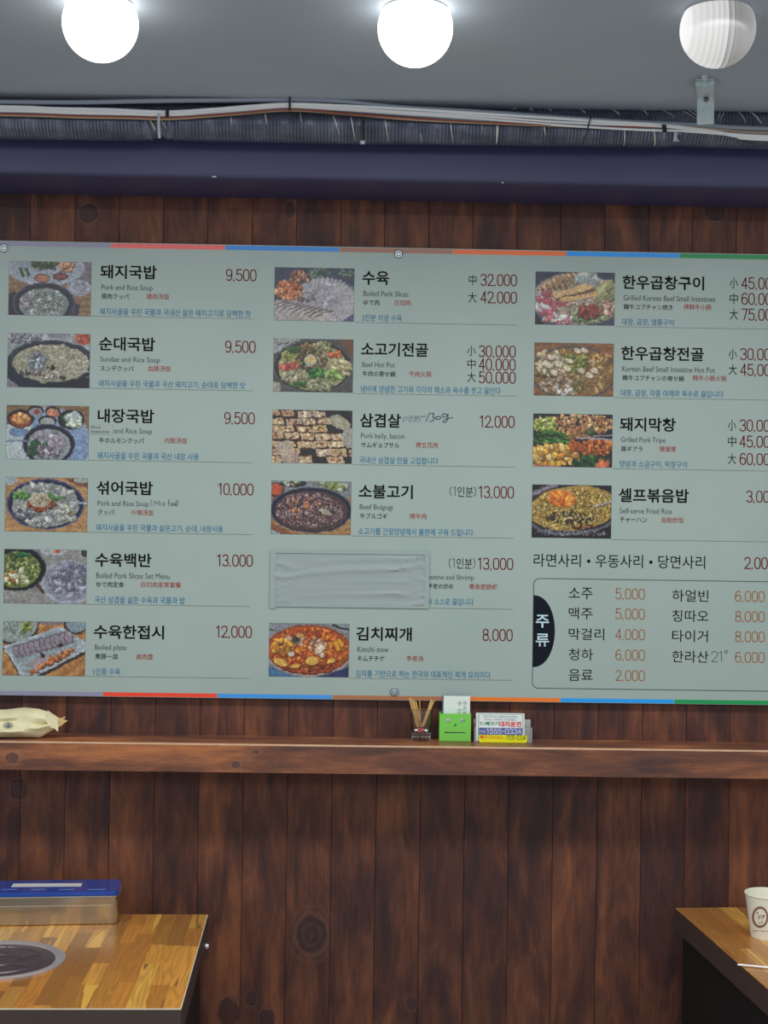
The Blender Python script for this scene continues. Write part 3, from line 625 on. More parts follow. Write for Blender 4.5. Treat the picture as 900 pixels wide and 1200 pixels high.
def bowl(p, cx, cy, rx, ry, rim, inner, liquid, t=0.14):
    p.el(cx, cy, rx, ry, rim, 0, 0.03); p.ring(cx, cy, rx*0.985, ry*0.985, 0.025, tuple(min(255, x*1.0+70) for x in rim), 0.8)
    p.el(cx, cy+0.01, rx*(1-t*0.5), ry*(1-t*0.5), inner, 0, 0.03); p.el(cx, cy+0.02, rx*(1-t), ry*(1-t), liquid, 0, 0.03)
def pic(c, r):
    k = (c, r); s = 11+c*7+r
    if k == (0, 0):
        p = Pic((0, 0, 0), s).wood((140, 108, 74), (104, 76, 52)); p.poly([(.8, 0), (1, 0), (1, .5), (.7, .5)], (108, 100, 108))
        p.el(.44, .12, .48, .33, (152, 162, 178)); p.el(.44, .1, .44, .28, (142, 152, 168)); p.el(.40, .0, .2, .17, (128, 146, 150)); p.food(.43, .04, .15, .09, 90, .018, [(60, 84, 50), (88, 110, 66), (40, 60, 40)], (2, 4))
        p.food(.70, .08, .09, .09, 26, .03, [(176, 118, 84), (190, 136, 104)]); p.line(.14, .14, .17, .27, .03, (38, 78, 44)); p.line(.21, .14, .23, .24, .03, (38, 78, 44)); p.line(.19, .2, .2, .26, .02, (150, 160, 150))
        p.el(.41, .31, .1, .08, (92, 46, 40)); p.el(.41, .31, .085, .06, (170, 112, 84)); p.el(.625, .27, .095, .08, (88, 40, 44)); p.el(.625, .265, .075, .055, (124, 64, 66))
        p.el(.86, .48, .16, .15, (138, 142, 156)); p.ring(.87, .46, .12, .1, .12, (170, 176, 186)); p.ring(.87, .46, .07, .06, .2, (104, 100, 112))
        p.poly([(0, .6), (.08, .55), (.15, 1), (0, 1)], (34, 34, 50)); p.poly([(.8, .75), (.87, .8), (.85, 1), (.74, 1)], (46, 44, 62)); bowl(p, .43, .78, .38, .39, (34, 40, 64), (28, 30, 46), (112, 128, 132), .2)
        p.food(.43, .78, .26, .27, 120, .03, [(136, 152, 148), (120, 138, 130), (150, 160, 158), (128, 122, 128)], edge=.2); p.food(.46, .74, .2, .2, 46, .012, [(66, 92, 66), (52, 74, 62)], (3, 5), edge=0); p.food(.2, .8, .05, .1, 8, .04, [(140, 130, 140)])
    elif k == (0, 1):
        p = Pic((150, 156, 164), s); p.food(.2, .08, .2, .1, 30, .04, [(130, 132, 146), (160, 164, 174), (112, 110, 118)]); p.el(.62, .03, .14, .07, (120, 124, 134)); p.el(.92, .08, .13, .14, (140, 130, 130)); p.el(.93, .08, .11, .11, (176, 70, 44)); p.food(.93, .08, .09, .09, 16, .02, [(190, 96, 66), (160, 60, 40)])
        p.poly([(0, .2), (.2, .18), (0, .4)], (128, 140, 138)); bowl(p, .53, .55, .55, .43, (20, 30, 52), (10, 16, 28), (140, 138, 118), .16); p.poly([(0, .55), (.5, 1.0), (0, 1)], (22, 32, 52)); p.poly([(.4, .93), (1, .8), (1, 1), (.3, 1)], (16, 22, 36)); p.poly([(0, .82), (.15, 1), (0, 1)], (112, 108, 120))
        bowl(p, .53, .53, .5, .37, (14, 22, 38), (14, 20, 34), (146, 144, 122), .06)
        p.food(.55, .5, .42, .28, 190, .03, [(156, 152, 130), (146, 142, 122), (136, 134, 108), (164, 160, 142)], edge=.14); p.food(.36, .52, .1, .14, 26, .045, [(128, 142, 146), (146, 156, 160), (106, 116, 124)]); p.food(.28, .72, .14, .06, 14, .03, [(70, 62, 70), (130, 120, 124)]); p.food(.52, .62, .06, .04, 4, .02, [(24, 24, 30)]); p.line(.45, .78, .62, .8, .025, (158, 164, 164)); p.food(.5, .8, .1, .04, 12, .03, [(160, 154, 142), (100, 84, 80)]); p.line(.8, .7, 1, .69, .018, (164, 172, 176)); p.el(.68, .82, .05, .04, (58, 50, 46))
    elif k == (0, 2):
        p = Pic((0, 0, 0), s).wood((128, 96, 64), (96, 68, 44)); p.el(.5, .75, .54, .74, (150, 160, 176)); p.el(.52, .72, .5, .66, (112, 138, 172)); p.poly([(0, .35), (.3, .2), (.35, 1), (0, 1)], (160, 172, 176)); p.el(.15, .5, .12, .08, (96, 124, 160))
        for (x, y, rx, ry, c) in [(.17, .25, .165, .18, (150, 58, 34)), (.35, .1, .1, .1, (130, 130, 140)), (.56, .1, .1, .1, (150, 116, 96)), (.5, .28, .115, .1, (148, 154, 150)), (.79, .25, .165, .18, (30, 40, 44))]: bowl(p, x, y, rx, ry, (40, 30, 38), (26, 22, 28), c, .2)
        p.food(.17, .24, .09, .08, 14, .05, [(212, 158, 96), (190, 120, 62)]); p.el(.36, .12, .035, .05, (150, 50, 44)); p.food(.56, .13, .05, .04, 8, .03, [(196, 120, 84)]); p.line(.69, .2, .75, .36, .02, (70, 134, 62)); p.line(.72, .18, .77, .34, .02, (90, 150, 76)); p.food(.82, .22, .08, .08, 14, .055, [(176, 188, 188), (160, 176, 172)], edge=.2); p.food(.82, .35, .1, .03, 8, .03, [(170, 180, 160)])
        bowl(p, .52, .72, .32, .38, (34, 36, 62), (26, 24, 44), (126, 140, 142), .18); p.food(.5, .7, .2, .22, 50, .05, [(140, 132, 142), (126, 116, 130), (150, 146, 154)], edge=.3); p.food(.4, .72, .08, .06, 8, .04, [(44, 88, 60)]); p.food(.5, .85, .15, .1, 24, .04, [(128, 116, 132), (100, 88, 106), (156, 150, 158)]); p.food(.3, .85, .05, .08, 8, .03, [(38, 76, 56)]); p.line(0, .66, .25, .66, .02, (110, 128, 150))
    elif k == (0, 3):
        p = Pic((0, 0, 0), s).wood((176, 134, 84), (140, 98, 56), .05, 50); p.el(.04, .05, .1, .1, (150, 160, 170)); p.poly([(.72, .02), (1, .0), (1, .2)], (110, 70, 50)); p.el(.95, .04, .12, .05, (150, 156, 150))
        bowl(p, .49, .49, .475, .47, (36, 40, 84), (22, 24, 56), (140, 146, 140), .14); p.food(.49, .48, .38, .37, 110, .05, [(150, 156, 150), (136, 142, 138), (162, 164, 160), (120, 126, 128)], edge=.25); p.food(.2, .34, .1, .05, 14, .03, [(70, 130, 50), (96, 150, 66)], (2, 4)); p.food(.6, .36, .1, .04, 8, .02, [(80, 140, 60)], (3, 5), .5)
        p.food(.44, .5, .17, .11, 30, .03, [(120, 50, 22), (150, 66, 30)]); p.el(.42, .42, .13, .13, (168, 154, 128)); p.food(.42, .42, .12, .12, 50, .015, [(186, 170, 146), (150, 134, 106)], edge=.2); p.food(.25, .7, .12, .12, 20, .04, [(110, 110, 118), (140, 142, 148), (84, 86, 92)]); p.food(.42, .82, .16, .07, 14, .05, [(156, 158, 158), (170, 172, 170)]); p.food(.75, .62, .1, .14, 14, .05, [(150, 150, 120), (156, 160, 150)]); p.line(.8, .46, 1, .46, .02, (156, 170, 178))
    elif k == (0, 4):
        p = Pic((132, 132, 128), s); p.el(.6, .04, .2, .1, (120, 126, 130)); p.el(.6, .01, .17, .09, (150, 160, 164)); p.el(.64, .03, .035, .035, (190, 70, 30)); p.el(.98, .05, .05, .08, (50, 52, 60)); p.poly([(.4, .55), (.5, .8), (.46, .82), (.38, .6)], (66, 48, 34)); p.el(.78, .6, .32, .41, (150, 158, 172)); p.el(.78, .59, .29, .37, (126, 130, 148)); p.food(.78, .56, .24, .3, 60, .05, [(134, 136, 154), (116, 118, 138), (150, 150, 166), (100, 98, 118)], (1.3, 3), edge=.3)
        bowl(p, .16, .36, .35, .42, (22, 24, 30), (16, 16, 18), (106, 116, 56), .2); p.food(.16, .36, .26, .3, 110, .035, [(110, 130, 60), (84, 104, 42), (150, 160, 90), (70, 84, 36)], edge=.4); p.food(.1, .5, .09, .08, 16, .03, [(190, 116, 44), (170, 100, 40)]); p.food(.2, .1, .1, .03, 10, .025, [(30, 96, 50)]); p.food(.18, .5, .2, .12, 9, .035, [(176, 180, 150)], edge=.2)
    elif k == (0, 5):
        p = Pic((0, 0, 0), s).wood((184, 126, 66), (130, 82, 40), .9, 40); p.el(.12, .05, .32, .38, (60, 40, 24)); p.el(.12, .03, .3, .35, (132, 146, 142)); p.food(.1, .08, .18, .16, 20, .04, [(140, 152, 146), (120, 132, 126)], edge=.15); p.food(.28, .1, .06, .1, 16, .02, [(120, 140, 60), (150, 160, 90)], (2, 4), 2.2); p.el(.6, .0, .16, .06, (120, 110, 112)); p.el(.88, .06, .14, .17, (60, 42, 34)); p.el(.89, .05, .12, .14, (120, 142, 152))
        p.poly([(0, .5), (.7, .1), (1, .36), (1, .6), (.5, 1), (.2, 1)], (60, 50, 44)); p.poly([(0, .47), (.7, .08), (1, .36), (1, .54), (.42, 1), (.22, 1)], (156, 170, 178)); p.poly([(.04, .5), (.68, .13), (.95, .4), (.36, .97), (.26, .97)], (134, 150, 156))
        for i in range(11):
            x = .18+i*.062; y = .56-i*.028; p.el(x, y, .055, .13, (70, 58, 68), -.4, .2); p.el(x, y, .045, .12, (132, 122, 134), -.4, .3); p.el(x+.01, y-.05, .02, .05, (150, 140, 150), -.4, .4)
        p.poly([(.3, .75), (.85, .46), (.92, .54), (.36, .95)], (150, 138, 144)); p.food(.62, .7, .26, .05, 26, .04, [(186, 112, 54), (160, 92, 44)], (1, 1.6), ang0=-.5); p.food(.38, .93, .05, .03, 6, .03, [(180, 106, 52)]); p.el(.48, .62, .03, .05, (70, 34, 30)); p.el(.7, .44, .03, .04, (60, 30, 32))
    elif k == (1, 0):
        p = Pic((46, 56, 84), s); p.food(.62, .1, .1, .12, 30, .03, [(96, 128, 104), (70, 100, 84), (50, 70, 74)]); p.food(.9, .08, .1, .06, 10, .03, [(90, 124, 96)]); p.food(.48, .08, .06, .08, 12, .03, [(90, 120, 100)])
        p.el(.6, .72, .45, .5, (150, 150, 160)); p.el(.15, .85, .3, .25, (150, 146, 144))
        for i in range(26):
            a = -1.9+i*.14; x = .62+.3*math.cos(a); y = .66+.28*math.sin(a); p.el(x, y, .14, .07, (110, 102, 116), a, .3); p.el(x, y-.01, .135, .06, (158, 156, 162), a, .3)
        for i in range(9): x = .06+i*.07; p.el(x, .72+.02*i, .13, .05, (104, 92, 96), -.4, .3); p.el(x, .75+.02*i, .13, .045, (166, 160, 156), -.4, .3)
        p.food(.42, .55, .14, .1, 16, .03, [(110, 94, 98), (140, 130, 136)], edge=.4); p.food(.62, .5, .1, .2, 16, .06, [(150, 148, 158)], edge=.12); p.food(.18, .42, .17, .18, 80, .035, [(196, 112, 62), (176, 88, 46), (206, 140, 96), (150, 76, 40)]); p.food(.3, .18, .13, .12, 40, .03, [(180, 116, 78), (196, 140, 104), (110, 70, 52)]); p.poly([(.9, .95), (1, .85), (1, 1), (.85, 1)], (70, 80, 110))
    elif k == (1, 1):
        p = Pic((70, 70, 72), s); p.poly([(0, 0), (.35, 0), (0, .3)], (140, 146, 146)); p.line(.06, .12, .2, .06, .01, (60, 62, 66)); p.line(.1, .2, .3, .02, .01, (70, 70, 74)); p.poly([(.8, 0), (1, 0), (1, .35)], (104, 66, 46)); p.el(.02, .92, .07, .1, (150, 146, 126)); bowl(p, .5, .52, .5, .5, (38, 42, 44), (26, 30, 30), (140, 140, 100), .12)
        p.food(.5, .5, .4, .38, 120, .04, [(150, 146, 110), (140, 134, 96), (120, 116, 78)], edge=.3); p.food(.22, .32, .11, .12, 30, .035, [(140, 148, 64), (160, 160, 90)]); p.food(.28, .2, .12, .05, 14, .03, [(52, 84, 40)]); p.food(.2, .52, .11, .05, 12, .05, [(176, 62, 52), (190, 90, 76)]); p.food(.48, .4, .2, .2, 80, .025, [(90, 76, 50), (120, 104, 70), (70, 58, 40)]); p.food(.4, .14, .08, .06, 14, .025, [(120, 84, 46), (150, 120, 76)]); p.food(.6, .12, .12, .07, 20, .03, [(160, 158, 110), (140, 134, 84)]); p.el(.46, .4, .07, .12, (170, 168, 146)); p.el(.465, .39, .035, .055, (206, 166, 70)); p.food(.78, .29, .09, .04, 14, .03, [(206, 108, 46), (190, 92, 40)]); p.food(.83, .52, .12, .14, 16, .05, [(176, 166, 122), (164, 152, 106)], (2, 3), .3); p.food(.56, .66, .12, .09, 24, .03, [(44, 110, 40), (70, 134, 56), (30, 80, 34)], (2, 3.5)); p.food(.74, .68, .08, .08, 10, .05, [(110, 156, 60), (140, 170, 90)]); p.food(.55, .84, .22, .07, 16, .05, [(146, 146, 112), (130, 132, 100)], (2, 3)); p.food(.33, .86, .1, .04, 12, .03, [(50, 104, 44)]); p.food(.2, .7, .1, .08, 12, .05, [(150, 146, 116)])
    elif k == (1, 2):
        p = Pic((34, 34, 38), s); p.grain(.5)
        R_ = p.r
        for row in range(7):
            for col in range(6):
                x = -.02+col*.2+(row % 2)*.05+R_.rand()*.03; y = .06+row*.145+col*.03*0+R_.rand()*.02; sc = .98+row*.03
                if x > .68+row*.03 and row < 3: continue
                if row > 4 and R_.rand() < .3: continue
                c = [(176, 150, 112), (184, 160, 126), (170, 150, 130), (190, 168, 120)][R_.randint(4)]
                w_, h_ = .105*sc, .074*sc; j_ = lambda: (R_.rand()-.5)*.03
                p.poly([(x-w_+j_(), y-h_*.8+j_()), (x+w_*.8+j_(), y-h_+j_()), (x+w_+j_(), y+h_*.7+j_()), (x-w_*.7+j_(), y+h_+j_())], (84, 44, 28))
                w_, h_ = w_*.9, h_*.84; p.poly([(x-w_+j_(), y-h_*.8+j_()), (x+w_*.8+j_(), y-h_+j_()), (x+w_+j_(), y+h_*.7+j_()), (x-w_*.7+j_(), y+h_+j_())], c); p.food(x, y, .07*sc, .04*sc, 8, .018, [(120, 66, 44), (206, 186, 150), (160, 108, 70)], edge=0)
        p.el(.85, .22, .14, .12, (150, 146, 118), .5); p.el(.82, .2, .08, .06, (160, 158, 136), .5); p.el(.95, .5, .08, .2, (146, 144, 136)); p.poly([(.75, 0), (.93, 0), (1, .2), (1, .24)], (24, 24, 26)); p.el(.22, .9, .12, .13, (160, 140, 122)); p.el(.15, .7, .12, .12, (166, 150, 132))
    elif k == (1, 3):
        p = Pic((40, 42, 70), s).wood((160, 118, 70), (120, 84, 48)); p.poly([(0, 0), (1, 0), (1, .3), (0, .3)], (120, 128, 130)); p.el(.05, .17, .11, .14, (50, 40, 44)); p.el(.05, .16, .09, .11, (184, 76, 44)); p.el(.28, .04, .17, .08, (34, 40, 44)); p.food(.26, .03, .13, .05, 20, .025, [(80, 110, 60), (160, 166, 150), (120, 60, 50)]); p.food(.75, .08, .2, .08, 12, .05, [(150, 158, 136), (120, 134, 70), (160, 166, 156)], (2, 3)); p.poly([(0, .78), (.3, 1), (0, 1)], (128, 78, 50)); p.poly([(0, .92), (.12, 1), (0, 1)], (140, 156, 164))
        bowl(p, .5, .54, .52, .43, (28, 34, 66), (18, 20, 34), (70, 52, 56), .1); p.food(.48, .55, .42, .33, 330, .022, [(132, 104, 108), (108, 80, 84), (150, 124, 122), (86, 60, 66), (120, 88, 92)], edge=.55); p.food(.5, .5, .3, .22, 12, .014, [(196, 120, 60)], (2, 4), edge=.2); p.el(.68, .57, .09, .04, (160, 156, 140), .3)
    elif k == (1, 5):
        p = Pic((120, 128, 136), s); p.line(0, .1, .2, .2, .01, (40, 44, 50)); p.line(.8, .02, 1, .12, .02, (40, 40, 44)); p.poly([(0, .8), (.4, 1), (0, 1)], (64, 108, 150)); p.poly([(.6, 1), (1, .8), (1, 1)], (40, 50, 96)); p.el(.5, .5, .57, .5, (120, 96, 90)); p.el(.5, .5, .555, .485, (180, 180, 176)); p.el(.5, .49, .54, .47, (96, 40, 22)); p.el(.5, .49, .52, .45, (180, 76, 22))
        p.food(.5, .48, .48, .41, 230, .035, [(200, 96, 24), (176, 66, 18), (214, 128, 36), (150, 50, 18), (208, 112, 30)], edge=.35); p.food(.5, .85, .36, .08, 40, .025, [(140, 50, 24), (160, 70, 36)]); p.food(.15, .45, .12, .15, 14, .05, [(206, 146, 44), (190, 120, 36)])
        for (x, y, rx, ry, a) in [(.15, .74, .1, .08, .3), (.33, .8, .08, .04, -.2), (.54, .7, .095, .09, -.1), (.78, .7, .06, .05, -.2)]: p.el(x, y+.02, rx, ry, (110, 50, 20), a, .2); p.el(x, y, rx*.9, ry*.9, (206, 162, 62), a, .2)
        p.food(.5, .38, .2, .12, 12, .04, [(190, 150, 120), (176, 130, 104)]); p.el(.33, .3, .05, .07, (56, 62, 44)); p.el(.24, .28, .04, .05, (176, 140, 116)); p.food(.62, .5, .05, .06, 4, .05, [(190, 168, 140)]); p.el(.28, .58, .04, .04, (190, 180, 160)); p.el(.38, .22, .05, .04, (196, 150, 76)); p.food(.86, .4, .06, .08, 6, .05, [(214, 140, 30)])
    elif k == (2, 0):
        p = Pic((38, 46, 76), s); p.el(.5, .55, .6, .55, (60, 68, 96)); p.el(.5, .52, .55, .5, (150, 140, 130)); p.food(.5, .5, .5, .45, 100, .04, [(176, 150, 126), (150, 130, 110)])
        for j in range(4):
            for i in range(5): p.el(.1+i*.07+j*.06, .28-i*.02-j*.055+.06*i*0+.07*(j == 0), .045, .035, (120, 80, 44), .9, .3); p.el(.1+i*.07+j*.06, .27-i*.02-j*.055, .036, .028, (198, 156, 106), .9, .3)
        p.el(.63, .12, .14, .12, (146, 160, 158)); p.food(.65, .12, .14, .1, 20, .05, [(160, 168, 164), (140, 152, 150)], edge=.12); p.food(.9, .38, .12, .17, 18, .06, [(176, 176, 132), (160, 160, 110), (120, 124, 76)], (2, 3.4), -.7, edge=.35)
        p.food(.18, .6, .18, .22, 40, .05, [(186, 176, 180), (176, 84, 96), (196, 190, 190), (160, 70, 80)], (1.6, 3), .5, edge=.25); p.food(.3, .9, .2, .08, 16, .05, [(180, 176, 170), (176, 100, 104), (190, 188, 184)]); p.food(.72, .8, .26, .16, 120, .02, [(140, 160, 110), (100, 130, 70), (170, 180, 140), (80, 100, 60)], (2, 5)); p.food(.68, .74, .15, .13, 40, .03, [(140, 44, 38), (110, 34, 30), (160, 70, 60)]); p.food(.92, .66, .1, .14, 16, .05, [(176, 130, 114), (150, 96, 84), (190, 150, 136)])
        p.poly([(.2, .46), (.68, .22), (.76, .34), (.3, .56)], (110, 80, 46)); p.poly([(.2, .42), (.66, .2), (.74, .3), (.26, .5)], (200, 162, 108)); p.poly([(.28, .51), (.78, .36), (.8, .44), (.36, .57)], (196, 156, 100)); p.line(.26, .5, .76, .34, .01, (110, 74, 40)); p.poly([(0, .8), (.12, 1), (0, 1)], (20, 24, 36)); p.poly([(.8, 1), (1, .85), (1, 1)], (50, 60, 92))
    elif k == (2, 1):
        p = Pic((0, 0, 0), s).wood((140, 92, 50), (100, 60, 30), 0, 40); p.el(.5, .56, .56, .52, (90, 84, 90)); p.el(.5, .56, .54, .5, (60, 50, 48)); p.el(.5, .56, .525, .48, (136, 98, 46)); p.food(.5, .54, .48, .42, 170, .04, [(150, 116, 62), (130, 92, 44), (164, 134, 86), (110, 76, 38)], edge=.35); p.food(.2, .4, .2, .25, 34, .045, [(164, 146, 110), (176, 160, 128), (184, 172, 146)]); p.food(.52, .38, .14, .18, 50, .022, [(120, 130, 40), (90, 106, 34), (150, 156, 70)], (2, 4)); p.food(.3, .8, .24, .14, 30, .045, [(150, 128, 104), (136, 104, 76), (160, 146, 128)]); p.food(.15, .62, .15, .03, 16, .02, [(80, 80, 36)])
        for (x, y) in [(.2, .27), (.3, .4), (.17, .43), (.25, .56), (.42, .48), (.6, .52), (.7, .6), (.76, .52), (.55, .14), (.63, .13), (.45, .34)]: p.el(x, y+.02, .055, .06, (110, 80, 44), .4, .3); p.el(x, y, .05, .05, (196, 184, 160), .4, .25)
        p.food(.85, .25, .12, .08, 14, .03, [(176, 116, 50), (190, 150, 96)]); p.food(.4, .92, .1, .05, 10, .02, [(200, 196, 190)], (2, 4)); p.food(.55, .8, .08, .1, 12, .03, [(110, 100, 50)])
    elif k == (2, 2):
        p = Pic((30, 30, 44), s); p.food(.6, .2, .42, .2, 90, .04, [(186, 136, 84), (160, 104, 60), (200, 160, 112), (140, 84, 50)], edge=.6); p.food(.14, .2, .15, .12, 30, .04, [(150, 166, 60), (180, 186, 110), (120, 140, 44)]); p.food(.24, .46, .24, .13, 90, .02, [(60, 120, 40), (40, 90, 34), (96, 150, 60), (20, 50, 24)], (3, 6), .35); p.food(.26, .8, .3, .2, 70, .06, [(206, 156, 50), (190, 134, 40), (214, 176, 96), (170, 110, 34)], (1, 1.8), edge=.5); p.food(.8, .62, .24, .14, 60, .04, [(196, 104, 36), (176, 80, 28), (206, 128, 50), (130, 50, 20)], edge=.6); p.food(.75, .9, .24, .1, 34, .05, [(34, 74, 34), (50, 100, 44), (24, 44, 28)]); p.food(.84, .97, .08, .05, 6, .05, [(196, 96, 54)]); p.food(.58, .36, .16, .08, 24, .04, [(176, 124, 70), (150, 96, 52)]); p.line(.55, .44, 1, .47, .018, (160, 150, 156)); p.line(.7, .41, 1, .39, .014, (150, 140, 146)); p.food(.52, .6, .07, .1, 12, .05, [(176, 84, 30)]); p.food(.74, .33, .05, .04, 6, .03, [(80, 96, 50)]); p.poly([(0, .96), (.35, .98), (.35, 1), (0, 1)], (176, 110, 90))
    else:
        p = Pic((24, 18, 26), s); p.line(0, .17, .3, 0, .05, (126, 118, 130)); p.el(.52, .48, .62, .47, (90, 94, 108), -.1); p.el(.52, .45, .6, .45, (30, 28, 40), -.1); p.el(.52, .44, .57, .42, (166, 132, 54), -.1, .03)
        p.food(.5, .44, .54, .38, 380, .022, [(182, 148, 64), (160, 124, 46), (200, 168, 86), (140, 104, 36), (176, 160, 90)], edge=.45, ang0=-.1); p.food(.48, .62, .3, .12, 70, .02, [(50, 40, 26), (80, 64, 34), (190, 170, 110)], (1, 2.5)); p.food(.5, .4, .55, .35, 60, .012, [(60, 54, 34)], edge=0); p.food(.64, .78, .14, .05, 24, .018, [(70, 46, 28), (160, 96, 50)]); p.food(.5, .9, .5, .05, 60, .01, [(130, 130, 138)], edge=.2)
        p.el(.38, .28, .16, .155, (160, 74, 16)); p.food(.37, .26, .14, .12, 30, .045, [(220, 116, 24), (206, 98, 18), (228, 136, 44)], (1.5, 2.5), edge=.25); p.line(.78, .4, 1, .3, .022, (166, 160, 150)); p.line(.78, .42, 1, .32, .01, (90, 84, 76))
    def fld(step):
        a_ = p.r.rand(H_//step+3, W_//step+3)*2-1; yi, xi = np.arange(H_)/step, np.arange(W_)/step; y0, x0_ = yi.astype(int), xi.astype(int); fy, fx = (yi-y0)[:, None], (xi-x0_)[None]
        return (a_[y0][:, x0_]*(1-fx)+a_[y0][:, x0_+1]*fx)*(1-fy)+(a_[y0+1][:, x0_]*(1-fx)+a_[y0+1][:, x0_+1]*fx)*fy
    ii, jj = np.mgrid[0:H_, 0:W_]; ii = np.clip(np.rint(ii+fld(3)*0.9+fld(8)*1.0), 0, H_-1).astype(int); jj = np.clip(np.rint(jj+fld(3)*0.9+fld(8)*1.0), 0, W_-1).astype(int)
    p.a = p.a[ii, jj]*(1+0.16*fld(2)+0.08*fld(5))[..., None]
    p.grain(.09); g_ = p.a.mean(2, keepdims=True); return np.clip((p.a*0.84+g_*0.16-128)*0.92+112, 0, 255)
NTP = NT('photo_print'); at = NTP.n('Attribute', attribute_name='dots'); NTP.l(at.outputs['Color'], NTP.b.inputs['Base Color']); NTP.b.inputs['Roughness'].default_value = 0.38
PNAMES = {(0,0): 'pork and rice soup with side dishes', (0,1): 'sundae soup in black bowl', (0,2): 'intestine soup with five small bowls', (0,3): 'mixed soup with red paste', (0,4): 'boiled pork set with green soup', (0,5): 'sliced pork on white plate',
          (1,0): 'pork slices with red kimchi', (1,1): 'beef hot pot with egg yolk', (1,2): 'grilled pork belly pieces', (1,3): 'beef bulgogi in black pan', (1,5): 'orange kimchi stew', (2,0): 'grilled beef intestine platter', (2,1): 'beef intestine hot pot', (2,2): 'grilled pork tripe with greens', (2,3): 'fried rice with orange roe'}
def quadgrid(nx, ny):
    i, j = np.meshgrid(np.arange(nx), np.arange(ny)); a = (j*(nx+1)+i).ravel(); return np.stack([a, a+1, a+nx+2, a+nx+1], 1)
QG = quadgrid(W_, H_)
edge_m = mat('photo_edge_line', P(60, 64, 66), 0.5)
for (c, r), nm in PNAMES.items():
    ou, ov = rowO(c, r); p0 = wy(ou, ov, YT)-Vector(O); wd = (95.2 if c == 0 else 92.8)*0.001718; ht = (62.6 if c == 0 else 61.8)*0.001718
    xs = p0.x+wd*np.arange(W_+1)/W_; zs = p0.z-ht*np.arange(H_+1)/H_
    gx, gz = np.meshgrid(xs, zs); co = np.stack([gx.ravel(), np.full(gx.size, -0.0006), gz.ravel()], 1)
    me = bpy.data.meshes.new('dish_photo'); me.vertices.add(len(co)); me.vertices.foreach_set('co', co.ravel())
    F = QG[:, ::-1]; me.loops.add(F.size); me.loops.foreach_set('vertex_index', F.ravel().astype(np.int32)); me.polygons.add(len(F)); me.polygons.foreach_set('loop_start', np.arange(0, F.size, 4, dtype=np.int32)); me.update(calc_edges=True)
    a = pic(c, r)/255.0; l_ = np.where(a <= .04045, a/12.92, ((a+.055)/1.055)**2.4)*K*KL; l_ = np.minimum(l_, .95)
    cols = np.concatenate([l_.reshape(-1, 3), np.ones((W_*H_, 1))], 1); cols = np.repeat(cols, 4, 0)
    at_ = me.color_attributes.new('dots', 'FLOAT_COLOR', 'CORNER'); at_.data.foreach_set('color', cols.ravel().astype(np.float32)); me.materials.append(NTP.m)
    ph = link('dish_photo', me, board, label='printed photo of '+nm)
    MB().box(p0.x-.0005, p0.x+wd+.0005, -0.0003, -0.0001, p0.z-ht-.0005, p0.z+.0005).build('photo_border', edge_m, ph)

# taped-on paper patch and the little correction slip
pt = thing('paper_patch', 'blank crinkled paper sheet taped over one dish on the menu board', 'paper', tuple(wy(408, 680, YB)))
PO = Vector(pt.location)
def sheet(name, u0, u1, v0, v1, y, m, parent, amp=0.0, nx=60, ny=24, seed=1, th=0.0002):
    rs = np.random.RandomState(seed); a = wy(u0, v0, y); b = wy(u1, v1, y); mbx = MB(); vs = []
    xs = np.linspace(a.x, b.x, nx+1); zs = np.linspace(a.z, b.z, ny+1)
    ww = [(rs.rand()*2-1, rs.rand()*14+4, rs.rand()*8, rs.rand()*6) for _ in range(7)]
    for j, z in enumerate(zs):
        for i, x in enumerate(xs):
            t, q = i/nx, j/ny; e = min(t, 1-t, 0.12)/0.12*min(q, 1-q, 0.15)/0.15
            side = math.exp(-min(t, 1-t)*9); h = sum(c*math.sin(k*q*1.6+p_+l*t) for c, k, p_, l in ww)*0.35+side*1.2*math.sin(q*34+2*math.sin(q*7+t*20))
            vs.append((x-parent.location.x, y-parent.location.y-(abs(h)*0.5+0.3*h)*amp*(0.35+0.65*e), z-parent.location.z))
    fs = [(j*(nx+1)+i, j*(nx+1)+i+1, (j+1)*(nx+1)+i+1, (j+1)*(nx+1)+i) for j in range(ny) for i in range(nx)]
    return mbx.add(vs, fs).build(name, m, parent, amp > 0)
patch_m = mat('thin_grey_paper', P(131, 143, 142), 0.55); tape_m = mat('clear_tape', P(133, 147, 142), 0.25, spec=0.6)
sheet('paper_sheet', 320.5, 499.5, 648.5, 711, YB-0.0014, patch_m, pt, 0.0055)
tz = YB-0.0008
MB()
for nm, u0, u1, v0, v1, yy_ in [('tape_strip', 316.5, 503, 644.2, 650.5, tz), ('tape_strip', 316.5, 502, 708.0, 713.2, tz), ('tape_strip', 317, 322.5, 645.5, 713, tz-0.0001), ('tape_strip', 498, 502.5, 646, 713, tz-0.0001)]:
    sheet(nm, u0, u1, v0, v1, yy_-0.0022, tape_m, pt, 0.0003, 30, 3, 5)
cs = thing('correction_slip', 'small handwritten paper slip stuck beside the third soup photo', 'paper', tuple(wy(116, 503, YB)))
slip_m = mat('slip_paper', P(138, 150, 144), 0.5)
a = wy(104.5, 497, YB)-Vector(cs.location); b = wy(132.5, 509.2, YB)-Vector(cs.location)
MB().box(a.x, b.x, -0.0012, -0.0009, b.z, a.z).build('paper_slip', slip_m, cs)
for s_, u, v, w_, h_ in (('Pork', 106, 498.8, 12.5, 3.6), ('Intestine', 106, 503.6, 22, 3.8)):
    lettering('handwriting', s_, u, v, w_, h_, YB-0.0014, ink['grey'], cs, 0.0, 0.35, origin=tuple(cs.location))
L('english_name', 'and Rice Soup', 133.7, 501.6, 44.5, 8, 'grey', 0.0)

